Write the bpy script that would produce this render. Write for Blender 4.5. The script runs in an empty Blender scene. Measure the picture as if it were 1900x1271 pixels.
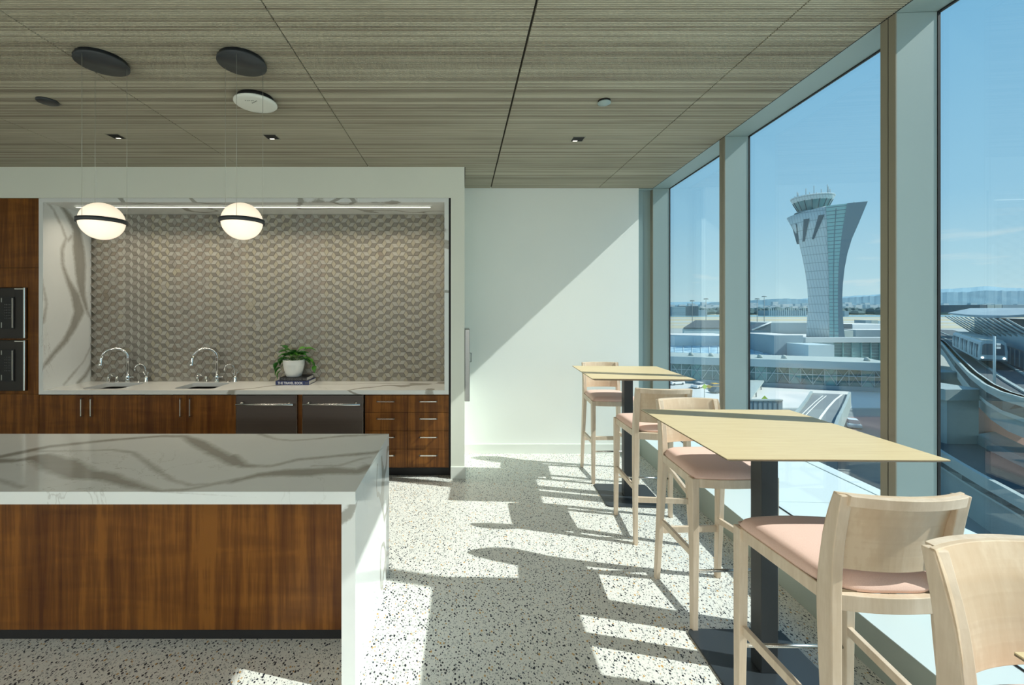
import bpy, bmesh, math, random
from mathutils import Vector, Matrix, noise
random.seed(7)
R = math.radians
scene = bpy.context.scene
COL = scene.collection

# ---------------------------------------------------------------- camera
F, CX, CY, H = 815.0, 855.0, 575.3, 1.65          # focal length and principal point in pixels of a 1900x1271 frame
cam_d = bpy.data.cameras.new('camera')
cam_d.sensor_width = 36.0
cam_d.lens = F / 1900 * 36
cam_d.shift_x = (950 - CX) / 1900
cam_d.shift_y = -(635.5 - CY) / 1900
cam_d.clip_start = 0.05
cam_d.clip_end = 12000
cam = bpy.data.objects.new('camera', cam_d)
cam.location = (0, 0, H)
cam.rotation_euler = (R(90), 0, 0)
COL.objects.link(cam)
scene.camera = cam

# ---------------------------------------------------------------- sky, sun, exposure
SUN = Vector((-1.12, 0.275, -1.06)).normalized()
SUN_E = 5.9
FILL_TROFFER = 9  # power of the added fill luminaires
FILL_GLOBE = 50  # power of the added fill pendants
world = bpy.data.worlds.new('world')
scene.world = world
world.use_nodes = True
wn, wl = world.node_tree.nodes, world.node_tree.links
wn.clear()
w_out = wn.new('ShaderNodeOutputWorld')
w_bg = wn.new('ShaderNodeBackground')
w_tc = wn.new('ShaderNodeTexCoord')
w_sep = wn.new('ShaderNodeSeparateXYZ')
w_cr = wn.new('ShaderNodeValToRGB')
wl.new(w_tc.outputs['Generated'], w_sep.inputs[0])
wl.new(w_sep.outputs['Z'], w_cr.inputs[0])
cr = w_cr.color_ramp
cr.elements[0].position = 0.0
cr.elements[0].color = (0.64, 0.86, 0.93, 1)
cr.elements[1].position = 1.0
cr.elements[1].color = (0.16, 0.36, 0.70, 1)
for p_, c_ in ((0.06, (0.52, 0.78, 0.90, 1)), (0.18, (0.36, 0.66, 0.88, 1)), (0.45, (0.235, 0.54, 0.82, 1))):
    e_ = cr.elements.new(p_)
    e_.color = c_
# thin soft clouds low over the hills
w_map = wn.new('ShaderNodeMapping')
w_map.inputs['Scale'].default_value = (3.2, 3.2, 22)
w_no = wn.new('ShaderNodeTexNoise')
w_no.inputs['Scale'].default_value = 2.1
w_no.inputs['Detail'].default_value = 5
w_r2 = wn.new('ShaderNodeValToRGB')
w_r2.color_ramp.elements[0].position = 0.57
w_r2.color_ramp.elements[1].position = 0.72
w_band = wn.new('ShaderNodeValToRGB')
w_band.color_ramp.elements[0].position = 0.02
w_band.color_ramp.elements[0].color = (0, 0, 0, 1)
w_band.color_ramp.elements[1].position = 0.05
w_band.color_ramp.elements[1].color = (1, 1, 1, 1)
e_ = w_band.color_ramp.elements.new(0.16)
e_.color = (0, 0, 0, 1)
w_mu = wn.new('ShaderNodeMath')
w_mu.operation = 'MULTIPLY'
w_mix = wn.new('ShaderNodeMix')
w_mix.data_type = 'RGBA'
w_mix.inputs[7].default_value = (0.80, 0.90, 0.93, 1)
wl.new(w_tc.outputs['Generated'], w_map.inputs[0])
wl.new(w_map.outputs[0], w_no.inputs['Vector'])
wl.new(w_no.outputs['Fac'], w_r2.inputs[0])
wl.new(w_sep.outputs['Z'], w_band.inputs[0])
wl.new(w_r2.outputs[0], w_mu.inputs[0])
wl.new(w_band.outputs[0], w_mu.inputs[1])
wl.new(w_mu.outputs[0], w_mix.inputs[0])
wl.new(w_cr.outputs[0], w_mix.inputs[6])
wl.new(w_mix.outputs[2], w_bg.inputs[0])
w_bg.inputs[1].default_value = 0.92
wl.new(w_bg.outputs[0], w_out.inputs[0])

sun_d = bpy.data.lights.new('sun', 'SUN')
sun_d.energy = SUN_E
sun_d.angle = R(0.55)
sun_d.color = (1.0, 0.97, 0.90)
sun = bpy.data.objects.new('sun', sun_d)
sun.rotation_euler = SUN.to_track_quat('-Z', 'Y').to_euler()
sun.location = (30, -10, 30)
COL.objects.link(sun)

scene.view_settings.view_transform = 'Standard'
scene.view_settings.look = 'None'
scene.view_settings.gamma = 1
scene.view_settings.use_curve_mapping = False
scene.view_settings.exposure = 0.0
scene.cycles.max_bounces = 9
scene.cycles.diffuse_bounces = 5
scene.cycles.glossy_bounces = 4
scene.cycles.transparent_max_bounces = 16
scene.cycles.caustics_reflective = False
scene.cycles.caustics_refractive = False
scene.cycles.sample_clamp_indirect = 4


def P(u, v, z):
    """room point at height z seen at picture pixel (u, v)"""
    d = F * (H - z) / (v - CY)
    return ((u - CX) * d / F, d, z)


def E(u, v, d):
    """point at distance d in front, seen at pixel (u, v)"""
    return Vector(((u - CX) * d / F, d, H - (v - CY) * d / F))


# ---------------------------------------------------------------- materials
def mat_new(name):
    m = bpy.data.materials.new(name)
    m.use_nodes = True
    nt = m.node_tree
    nt.nodes.clear()
    out = nt.nodes.new('ShaderNodeOutputMaterial')
    b = nt.nodes.new('ShaderNodeBsdfPrincipled')
    nt.links.new(b.outputs[0], out.inputs[0])
    return m, nt, b


def N(nt, kind, **kw):
    n = nt.nodes.new('ShaderNode' + kind)
    for k, v in kw.items():
        setattr(n, k, v)
    return n


def ramp(nt, stops, interp='LINEAR'):
    r = nt.nodes.new('ShaderNodeValToRGB')
    r.color_ramp.interpolation = interp
    while len(r.color_ramp.elements) < len(stops):
        r.color_ramp.elements.new(0.5)
    for e, (p, c) in zip(r.color_ramp.elements, stops):
        e.position = p
        e.color = (c[0], c[1], c[2], 1) if hasattr(c, '__len__') else (c, c, c, 1)
    return r


def mixc(nt, fac, a, b, mode='MIX'):
    m = nt.nodes.new('ShaderNodeMix')
    m.data_type = 'RGBA'
    m.blend_type = mode
    for sock, val in ((m.inputs[0], fac), (m.inputs[6], a), (m.inputs[7], b)):
        if isinstance(val, bpy.types.NodeSocket):
            nt.links.new(val, sock)
        elif hasattr(val, '__len__'):
            sock.default_value = (*val[:3], 1)
        else:
            sock.default_value = val
    return m.outputs[2]


def math_n(nt, op, a, b=None, c=None):
    m = nt.nodes.new('ShaderNodeMath')
    m.operation = op
    for i, v in enumerate((a, b, c)):
        if v is None:
            continue
        if isinstance(v, bpy.types.NodeSocket):
            nt.links.new(v, m.inputs[i])
        else:
            m.inputs[i].default_value = v
    return m.outputs[0]


def coords(nt, scale=(1, 1, 1), world_space=True):
    mp = nt.nodes.new('ShaderNodeMapping')
    mp.inputs['Scale'].default_value = scale
    if world_space:
        g = nt.nodes.new('ShaderNodeNewGeometry')
        nt.links.new(g.outputs['Position'], mp.inputs[0])
    else:
        g = nt.nodes.new('ShaderNodeTexCoord')
        nt.links.new(g.outputs['Object'], mp.inputs[0])
    return mp.outputs[0]


def noise_n(nt, vec, scale, detail=3, rough=0.5, dist=0.0):
    n = nt.nodes.new('ShaderNodeTexNoise')
    n.inputs['Scale'].default_value = scale
    n.inputs['Detail'].default_value = detail
    n.inputs['Roughness'].default_value = rough
    n.inputs['Distortion'].default_value = dist
    nt.links.new(vec, n.inputs['Vector'])
    return n


def bump(nt, b, height, strength=0.2, dist=0.01):
    bp = nt.nodes.new('ShaderNodeBump')
    bp.inputs['Strength'].default_value = strength
    bp.inputs['Distance'].default_value = dist
    nt.links.new(height, bp.inputs['Height'])
    nt.links.new(bp.outputs[0], b.inputs['Normal'])


def plain(name, col, rough=0.5, metal=0.0, var=0.06, vscale=6.0, spec=0.5, emit=None, es=1.0, world_space=False, bumps=0.0, bscale=200):
    m, nt, b = mat_new(name)
    v = coords(nt, world_space=world_space)
    n = noise_n(nt, v, vscale, 3)
    dark = tuple(c * (1 - var) for c in col)
    light = tuple(min(1, c * (1 + var)) for c in col)
    nt.links.new(mixc(nt, n.outputs['Fac'], dark, light), b.inputs['Base Color'])
    b.inputs['Roughness'].default_value = rough
    b.inputs['Metallic'].default_value = metal
    b.inputs['Specular IOR Level'].default_value = spec
    if emit:
        b.inputs['Emission Color'].default_value = (*emit, 1)
        b.inputs['Emission Strength'].default_value = es
    if bumps:
        n2 = noise_n(nt, v, bscale, 2)
        bump(nt, b, n2.outputs['Fac'], bumps, 0.002)
    return m


def wood(name, light, dark, scale=(28, 28, 1.6), rough=0.4, fig=0.35, spec=0.4, world_space=True, rnd=0.0):
    m, nt, b = mat_new(name)
    v = coords(nt, scale, world_space)
    n1 = noise_n(nt, v, 1.0, 4, 0.55, 0.4)
    v2 = coords(nt, tuple(s * 5 for s in scale), world_space)
    n2 = noise_n(nt, v2, 1.0, 3, 0.6)
    v3 = coords(nt, (scale[0] * .12, scale[1] * .12, scale[2] * 14) if scale[2] < scale[0] else (scale[0] * 10, scale[1] * .2, scale[2] * .2), world_space)
    n3 = noise_n(nt, v3, 1.0, 2, 0.5, 0.8)
    f = math_n(nt, 'ADD', math_n(nt, 'MULTIPLY', n1.outputs['Fac'], 1.0), math_n(nt, 'MULTIPLY', n2.outputs['Fac'], 0.45))
    f = math_n(nt, 'ADD', f, math_n(nt, 'MULTIPLY', n3.outputs['Fac'], fig))
    if rnd:
        oi = N(nt, 'ObjectInfo')
        f = math_n(nt, 'ADD', f, math_n(nt, 'MULTIPLY', oi.outputs['Random'], rnd))
    c0 = 0.5 + 0.225 + fig * .5 + rnd * .5
    r = ramp(nt, ((c0 - .26, dark), (c0, tuple((a + c) / 2 for a, c in zip(light, dark))), (c0 + .24, light)))
    nt.links.new(f, r.inputs[0])
    nt.links.new(r.outputs[0], b.inputs['Base Color'])
    b.inputs['Roughness'].default_value = rough
    b.inputs['Specular IOR Level'].default_value = spec
    bump(nt, b, n2.outputs['Fac'], 0.06, 0.002)
    return m


M = {}
M['drywall'] = plain('drywall', (0.80, 0.835, 0.745), 0.7, var=0.015, vscale=2, spec=0.3, world_space=True)
M['drywall_white'] = plain('drywall_white', (0.885, 0.92, 0.88), 0.65, var=0.012, vscale=2, spec=0.3, world_space=True)
M['walnut'] = wood('walnut', (0.235, 0.090, 0.016), (0.080, 0.024, 0.005), scale=(17, 17, 0.75), rough=0.40, spec=0.25, fig=0.30)
M['ash'] = wood('ash', (0.745, 0.62, 0.49), (0.63, 0.50, 0.37), scale=(26, 26, 3.0), rough=0.42, fig=0.15, world_space=False)
M['ply'] = wood('ply', (0.70, 0.56, 0.41), (0.60, 0.445, 0.30), scale=(9, 9, 3.0), rough=0.42, fig=0.35, world_space=False)
M['table_veneer'] = wood('table_veneer', (0.755, 0.62, 0.375), (0.665, 0.515, 0.29), scale=(3.0, 60, 60), rough=0.45, fig=0.1, world_space=False)
M['table_edge'] = plain('table_edge', (0.20, 0.15, 0.09), 0.6)
M['slat_wood'] = None
M['black_metal'] = plain('black_metal', (0.030, 0.036, 0.041), 0.42, var=0.1)
M['black_base'] = plain('black_base', (0.028, 0.036, 0.044), 0.38, var=0.1)
M['black'] = plain('black', (0.006, 0.006, 0.006), 0.8)
M['kick'] = plain('kick', (0.012, 0.012, 0.013), 0.6)
M['chrome'] = plain('chrome', (0.78, 0.80, 0.80), 0.08, 1.0, var=0.0)
M['nickel'] = plain('nickel', (0.66, 0.64, 0.60), 0.26, 1.0, var=0.02)
M['steel_bar'] = plain('steel_bar', (0.55, 0.55, 0.53), 0.25, 1.0, var=0.02)
M['paint_metal'] = plain('paint_metal', (0.33, 0.43, 0.43), 0.45, 0.0, var=0.02, vscale=3)
M['bronze_strip'] = plain('bronze_strip', (0.30, 0.285, 0.225), 0.45, 0.2, var=0.03)
M['gasket'] = plain('gasket', (0.010, 0.011, 0.012), 0.6)
M['curb'] = plain('curb', (0.36, 0.41, 0.37), 0.5, var=0.02)
M['ledge'] = plain('ledge', (0.60, 0.69, 0.70), 0.55, var=0.03, vscale=2)
M['baseboard'] = plain('baseboard', (0.78, 0.815, 0.765), 0.5, var=0.01)
M['grout'] = plain('grout', (0.13, 0.12, 0.095), 0.8)
M['globe'] = plain('globe', (0.9, 0.88, 0.82), 0.35, var=0.0, emit=(1.0, 0.80, 0.58), es=0.82)
M['led'] = plain('led', (0.9, 0.9, 0.9), 0.5, var=0.0, emit=(1.0, 0.92, 0.78), es=1.3)
M['lamp_lens'] = plain('lamp_lens', (0.8, 0.8, 0.8), 0.3, var=0.0, emit=(1.0, 0.92, 0.8), es=2.0)
M['cable'] = plain('cable', (0.45, 0.46, 0.40), 0.4, 0.3)
M['white_plastic'] = plain('white_plastic', (0.78, 0.82, 0.76), 0.35, var=0.01)
M['grey_mark'] = plain('grey_mark', (0.25, 0.27, 0.25), 0.5)
M['pot_white'] = plain('pot_white', (0.80, 0.83, 0.81), 0.3, var=0.01)
M['soil'] = plain('soil', (0.03, 0.02, 0.012), 0.9, var=0.3, vscale=60)
M['navy'] = plain('navy', (0.018, 0.032, 0.13), 0.45)
M['book_black'] = plain('book_black', (0.012, 0.013, 0.016), 0.45)
M['pages'] = plain('pages', (0.72, 0.70, 0.64), 0.8, var=0.04, vscale=300)
M['print_white'] = plain('print_white', (0.85, 0.86, 0.88), 0.6, var=0.0)
M['print_grey'] = plain('print_grey', (0.12, 0.12, 0.12), 0.5, var=0.0)


def make_slat():
    m, nt, b = mat_new('slat_wood')
    g = N(nt, 'NewGeometry')
    # one tone per slat (12 mm rows along y), long grain along x
    s = N(nt, 'SeparateXYZ')
    nt.links.new(g.outputs['Position'], s.inputs[0])
    row = math_n(nt, 'FLOOR', math_n(nt, 'DIVIDE', s.outputs['Y'], PITCH))
    px = math_n(nt, 'FLOOR', math_n(nt, 'DIVIDE', s.outputs['X'], 0.7))
    wn_ = N(nt, 'TexWhiteNoise', noise_dimensions='2D')
    cb = N(nt, 'CombineXYZ')
    nt.links.new(row, cb.inputs[0])
    nt.links.new(wn_.outputs['Value'], b.inputs['Roughness'])
    nt.links.new(cb.outputs[0], wn_.inputs['Vector'])
    v = coords(nt, (1.6, 1 / PITCH, 1))
    n = noise_n(nt, v, 1.0, 3, 0.6)
    v2 = coords(nt, (1.1, 9.0, 1))
    n2 = noise_n(nt, v2, 1.0, 2, 0.5)
    f = math_n(nt, 'ADD', math_n(nt, 'MULTIPLY', wn_.outputs['Value'], 0.45), math_n(nt, 'MULTIPLY', n.outputs['Fac'], 0.5))
    f = math_n(nt, 'ADD', f, math_n(nt, 'MULTIPLY', n2.outputs['Fac'], 0.35))
    r = ramp(nt, ((0.38, (0.26, 0.225, 0.17)), (0.62, (0.40, 0.375, 0.285)), (0.9, (0.56, 0.54, 0.425))))
    nt.links.new(f, r.inputs[0])
    nt.links.new(r.outputs[0], b.inputs['Base Color'])
    for l in list(nt.links):
        if l.to_socket == b.inputs['Roughness']:
            nt.links.remove(l)
    b.inputs['Roughness'].default_value = 0.55
    b.inputs['Specular IOR Level'].default_value = 0.3
    return m


PITCH = 0.0120
M['slat_wood'] = make_slat()
M['slat_back'] = plain('slat_back', (0.035, 0.032, 0.024), 0.8, world_space=True)


def make_terrazzo():
    m, nt, b = mat_new('terrazzo')
    base = coords(nt)
    dn = noise_n(nt, base, 260, 2)
    va = N(nt, 'VectorMath', operation='SCALE')
    va.inputs['Scale'].default_value = 0.006
    nt.links.new(dn.outputs['Color'], va.inputs[0])
    vb = N(nt, 'VectorMath', operation='ADD')
    nt.links.new(base, vb.inputs[0])
    nt.links.new(va.outputs[0], vb.inputs[1])
    mp = N(nt, 'Mapping')
    mp.inputs['Rotation'].default_value = (0, 0, 0.5)
    mp.inputs['Scale'].default_value = (1, 0.72, 0)
    nt.links.new(vb.outputs[0], mp.inputs[0])

    def layer(scale, rmin, rmax, stops, prev, off):
        m2 = N(nt, 'Mapping')
        m2.inputs['Location'].default_value = off
        m2.inputs['Rotation'].default_value = (0, 0, off[0])
        nt.links.new(mp.outputs[0], m2.inputs[0])
        v = N(nt, 'TexVoronoi', voronoi_dimensions='2D', feature='F1')
        v.inputs['Scale'].default_value = scale
        nt.links.new(m2.outputs[0], v.inputs['Vector'])
        s = N(nt, 'SeparateColor')
        nt.links.new(v.outputs['Color'], s.inputs[0])
        rad = math_n(nt, 'MULTIPLY_ADD', s.outputs[1], rmax - rmin, rmin)
        inside = math_n(nt, 'LESS_THAN', v.outputs['Distance'], rad)
        r = ramp(nt, [(p, c) for p, c, _ in stops], 'CONSTANT')
        nt.links.new(s.outputs[0], r.inputs[0])
        a = ramp(nt, [(p, al) for p, _, al in stops], 'CONSTANT')
        nt.links.new(s.outputs[0], a.inputs[0])
        fac = math_n(nt, 'MULTIPLY', inside, a.outputs[0])
        return mixc(nt, fac, prev, r.outputs[0])
    white = (0.74, 0.745, 0.70)
    c = layer(140, 0.15, 0.40, ((0, (0.03, 0.035, 0.045), 1), (0.13, (0.25, 0.26, 0.26), 1), (0.22, (0.50, 0.52, 0.50), 1), (0.5, (0.7, 0.7, 0.66), 1), (0.75, white, 0)), white, (0.3, 0, 0))
    c = layer(80, 0.16, 0.40, ((0, (0.012, 0.016, 0.026), 1), (0.20, (0.06, 0.075, 0.10), 1), (0.27, (0.55, 0.36, 0.16), 1), (0.32, (0.44, 0.46, 0.44), 1), (0.5, (0.80, 0.79, 0.72), 1), (0.62, white, 0)), c, (1.7, 2.3, 0))
    c = layer(52, 0.13, 0.30, ((0, (0.010, 0.014, 0.024), 1), (0.07, (0.55, 0.33, 0.11), 1), (0.11, white, 0)), c, (4.2, 1.3, 0))
    nt.links.new(c, b.inputs['Base Color'])
    b.inputs['Roughness'].default_value = 0.30
    b.inputs['Specular IOR Level'].default_value = 0.42
    return m


M['terrazzo'] = make_terrazzo()


def make_marble(name, use_attr, white=(0.80, 0.83, 0.815), rough=0.10, spec=0.5):
    m, nt, b = mat_new(name)
    v = coords(nt)
    vein = (0.33, 0.32, 0.28)
    cloud = noise_n(nt, v, 3.0, 4, 0.6)
    c = mixc(nt, cloud.outputs['Fac'], tuple(x * .94 for x in white), tuple(min(1, x * 1.04) for x in white))
    # hair veins
    w = noise_n(nt, coords(nt, (1.3, 1.3, 0.6)), 1.7, 6, 0.62, 0.6)
    hair = ramp(nt, ((0.494, 0), (0.5, 1), (0.506, 0)))
    nt.links.new(w.outputs['Fac'], hair.inputs[0])
    msk = noise_n(nt, v, 1.2, 1)
    mk = ramp(nt, ((0.52, 0), (0.64, 0.5)))
    nt.links.new(msk.outputs['Fac'], mk.inputs[0])
    c = mixc(nt, math_n(nt, 'MULTIPLY', hair.outputs[0], mk.outputs[0]), c, vein)
    jag = noise_n(nt, v, 34, 5, 0.7)
    jag2 = noise_n(nt, v, 6, 3, 0.6)
    if use_attr:
        a = N(nt, 'Attribute', attribute_name='vein')
        d = a.outputs['Fac']
        d = math_n(nt, 'ADD', d, math_n(nt, 'MULTIPLY_ADD', jag.outputs['Fac'], 0.030, -0.015))
        d = math_n(nt, 'ADD', d, math_n(nt, 'MULTIPLY_ADD', jag2.outputs['Fac'], 0.030, -0.015))
        r = ramp(nt, ((0.4995, 0), (0.5005, 1)))
        nt.links.new(math_n(nt, 'ADD', math_n(nt, 'MULTIPLY', d, 0.2), 0.5), r.inputs[0])
        tone = noise_n(nt, coords(nt, (2, 9, 2)), 2.0, 4, 0.6)
        vt = mixc(nt, tone.outputs['Fac'], tuple(x * .86 for x in vein), tuple(x * 1.2 for x in vein))
        c = mixc(nt, math_n(nt, 'MULTIPLY', r.outputs[0], 0.93), c, vt)
    else:
        wv = noise_n(nt, coords(nt, (0.55, 0.9, 0.9)), 1.6, 2, 0.5, 0.35)
        f = math_n(nt, 'ADD', wv.outputs['Fac'], math_n(nt, 'MULTIPLY_ADD', jag.outputs['Fac'], 0.016, -0.008))
        r = ramp(nt, ((0.548, 0), (0.551, 1), (0.572, 1), (0.575, 0)))
        nt.links.new(f, r.inputs[0])
        c = mixc(nt, math_n(nt, 'MULTIPLY', r.outputs[0], 0.85), c, vein)
    nt.links.new(c, b.inputs['Base Color'])
    b.inputs['Roughness'].default_value = rough
    b.inputs['Specular IOR Level'].default_value = spec
    return m


M['marble'] = make_marble('marble', False)
M['marble_drawn'] = make_marble('marble_drawn', True)


def make_fabric():
    m, nt, b = mat_new('pink_fabric')
    v = coords(nt, world_space=False)
    n = noise_n(nt, v, 420, 2)
    n2 = noise_n(nt, v, 14, 2)
    c = mixc(nt, n.outputs['Fac'], (0.76, 0.48, 0.40), (0.96, 0.73, 0.63))
    c = mixc(nt, math_n(nt, 'MULTIPLY', n2.outputs['Fac'], 0.3), c, (0.84, 0.55, 0.46))
    nt.links.new(c, b.inputs['Base Color'])
    b.inputs['Roughness'].default_value = 0.95
    b.inputs['Specular IOR Level'].default_value = 0.1
    b.inputs['Sheen Weight'].default_value = 0.15
    bump(nt, b, n.outputs['Fac'], 0.35, 0.001)
    return m


M['fabric'] = make_fabric()


def make_steel(name, col, rough, scale=(1.5, 200, 260)):
    m, nt, b = mat_new(name)
    v = coords(nt, scale, False)
    n = noise_n(nt, v, 1.0, 2)
    nt.links.new(mixc(nt, n.outputs['Fac'], tuple(x * .85 for x in col), tuple(x * 1.15 for x in col)), b.inputs['Base Color'])
    b.inputs['Metallic'].default_value = 1.0
    rr = math_n(nt, 'MULTIPLY_ADD', n.outputs['Fac'], 0.12, rough)
    nt.links.new(rr, b.inputs['Roughness'])
    return m


M['steel'] = make_steel('steel', (0.42, 0.40, 0.38), 0.28)
M['steel_dark'] = make_steel('steel_dark', (0.17, 0.155, 0.145), 0.34)
M['oven_trim'] = plain('oven_trim', (0.030, 0.027, 0.025), 0.35, 0.3, var=0.1)
M['steel_sink'] = make_steel('steel_sink', (0.24, 0.24, 0.225), 0.25)
M['oven_glass'] = plain('oven_glass', (0.004, 0.004, 0.006), 0.08, var=0.0)


def make_glass():
    m = bpy.data.materials.new('window_glass')
    m.use_nodes = True
    nt = m.node_tree
    nt.nodes.clear()
    out = nt.nodes.new('ShaderNodeOutputMaterial')
    tr = N(nt, 'BsdfTransparent')
    tr.inputs[0].default_value = (0.945, 0.985, 0.985, 1)
    gl = N(nt, 'BsdfGlossy')
    gl.inputs['Roughness'].default_value = 0.0
    gl.inputs['Color'].default_value = (0.95, 1.0, 1.0, 1)
    g = N(nt, 'NewGeometry')
    dt = N(nt, 'VectorMath', operation='DOT_PRODUCT')
    nt.links.new(g.outputs['Normal'], dt.inputs[0])
    nt.links.new(g.outputs['Incoming'], dt.inputs[1])
    cz_ = math_n(nt, 'ABSOLUTE', dt.outputs['Value'])
    sch = math_n(nt, 'POWER', math_n(nt, 'SUBTRACT', 1.0, cz_), 5.0)
    fr_ = math_n(nt, 'MULTIPLY_ADD', sch, 0.90, 0.045)
    mx = N(nt, 'MixShader')
    # coated double glazing mirrors a little more than bare glass
    f = math_n(nt, 'MINIMUM', fr_, 1.0)
    nt.links.new(f, mx.inputs[0])
    nt.links.new(tr.outputs[0], mx.inputs[1])
    nt.links.new(gl.outputs[0], mx.inputs[2])
    nt.links.new(mx.outputs[0], out.inputs[0])
    return m


M['glass'] = make_glass()

# outdoor materials
def out_mat(name, col, rough=0.8, var=0.08, vscale=0.5, metal=0.0, spec=0.3):
    M[name] = plain(name, col, rough, metal, var, vscale, spec, world_space=True)


out_mat('o_ground', (0.36, 0.40, 0.39), vscale=0.04, var=0.10)
out_mat('o_field', (0.44, 0.41, 0.29), vscale=0.006, var=0.12)
out_mat('o_water', (0.18, 0.33, 0.38), 0.2, vscale=0.01)
out_mat('o_runway', (0.42, 0.47, 0.47), vscale=0.02)
out_mat('o_white', (0.56, 0.62, 0.63), vscale=0.2)
out_mat('o_white_roof', (0.60, 0.62, 0.60), vscale=0.1)
out_mat('o_pale', (0.42, 0.54, 0.58), vscale=0.2)
out_mat('o_greyblue', (0.24, 0.33, 0.38), vscale=0.2)
out_mat('o_dark', (0.09, 0.13, 0.16), vscale=0.3)
out_mat('o_bright', (0.86, 0.90, 0.91), vscale=0.2)  # white walls with their sunlit brightness put into the colour
out_mat('o_darkroof', (0.085, 0.105, 0.115), vscale=0.1)
out_mat('o_concrete', (0.30, 0.37, 0.37), vscale=0.6, var=0.12)
out_mat('o_concrete_lt', (0.36, 0.43, 0.42), vscale=0.6, var=0.10)
out_mat('o_asphalt', (0.085, 0.105, 0.115), vscale=0.4, var=0.12)
out_mat('o_road', (0.20, 0.23, 0.235), vscale=0.3, var=0.12)
out_mat('o_line', (0.80, 0.80, 0.74), vscale=0.3)
out_mat('o_redbrick', (0.42, 0.26, 0.22), vscale=1.0)
out_mat('o_teal', (0.10, 0.22, 0.24), 0.15, vscale=0.3, spec=0.6)
out_mat('o_teal_lt', (0.22, 0.42, 0.43), 0.2, vscale=0.3, spec=0.6)
out_mat('o_green', (0.05, 0.10, 0.05), vscale=0.3, var=0.3)
out_mat('o_trees', (0.06, 0.125, 0.135), vscale=0.03, var=0.35)  # blue-green because haze is mixed into the colour
out_mat('o_hill', (0.10, 0.205, 0.265), vscale=0.008, var=0.18)  # aerial haze is mixed into this hill colour
out_mat('o_hill_far', (0.20, 0.35, 0.43), vscale=0.003, var=0.08)  # paler, with thicker haze mixed into the colour
out_mat('o_yellow', (0.75, 0.45, 0.05), vscale=1)
out_mat('o_sign', (0.45, 0.62, 0.05), vscale=1)
out_mat('o_carwhite', (0.75, 0.76, 0.76), 0.3, vscale=1)
out_mat('o_train', (0.30, 0.43, 0.49), 0.35, vscale=0.5)
out_mat('o_trainroof', (0.32, 0.38, 0.37), 0.5, vscale=0.5)
out_mat('o_lampmetal', (0.25, 0.28, 0.28), 0.5, vscale=0.5)
M['o_head'] = plain('o_head', (0.9, 0.9, 0.9), 0.3, var=0, emit=(1, 0.98, 0.92), es=4.0)


def make_roofglass():
    m, nt, b = mat_new('o_roofglass')
    v = coords(nt, (0.18, 0.45, 0.3))
    n = noise_n(nt, v, 1.0, 3, 0.5, 1.2)
    r = ramp(nt, ((0.40, (0.17, 0.33, 0.46)), (0.52, (0.33, 0.52, 0.62)), (0.62, (0.55, 0.70, 0.76))))  # light streaks are the roof's reflections put into the colour
    nt.links.new(n.outputs['Fac'], r.inputs[0])
    nt.links.new(r.outputs[0], b.inputs['Base Color'])
    b.inputs['Roughness'].default_value = 0.35
    return m


M['o_roofglass'] = make_roofglass()


def make_tower_skin(name, col, dark):
    m, nt, b = mat_new(name)
    tc = N(nt, 'TexCoord')
    mp = N(nt, 'Mapping')
    mp.inputs['Rotation'].default_value = (0, R(9), 0)
    nt.links.new(tc.outputs['Object'], mp.inputs[0])
    s = N(nt, 'SeparateXYZ')
    nt.links.new(mp.outputs[0], s.inputs[0])
    fx = math_n(nt, 'FRACT', math_n(nt, 'MULTIPLY', s.outputs[0], 1.1))
    lx = math_n(nt, 'LESS_THAN', fx, 0.12)
    s2 = N(nt, 'SeparateXYZ')
    nt.links.new(tc.outputs['Object'], s2.inputs[0])
    fz = math_n(nt, 'FRACT', math_n(nt, 'MULTIPLY', s2.outputs[2], 0.30))
    lz = math_n(nt, 'LESS_THAN', fz, 0.07)
    f = math_n(nt, 'MULTIPLY', math_n(nt, 'MAXIMUM', lx, lz), 0.9)
    nt.links.new(mixc(nt, f, col, dark), b.inputs['Base Color'])
    b.inputs['Roughness'].default_value = 0.6
    return m


M['o_tower'] = make_tower_skin('o_tower', (0.53, 0.61, 0.63), (0.27, 0.34, 0.37))
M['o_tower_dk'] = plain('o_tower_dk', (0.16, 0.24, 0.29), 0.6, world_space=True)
out_mat('o_tower_glass', (0.30, 0.54, 0.55), 0.25, vscale=0.3, spec=0.5)


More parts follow.
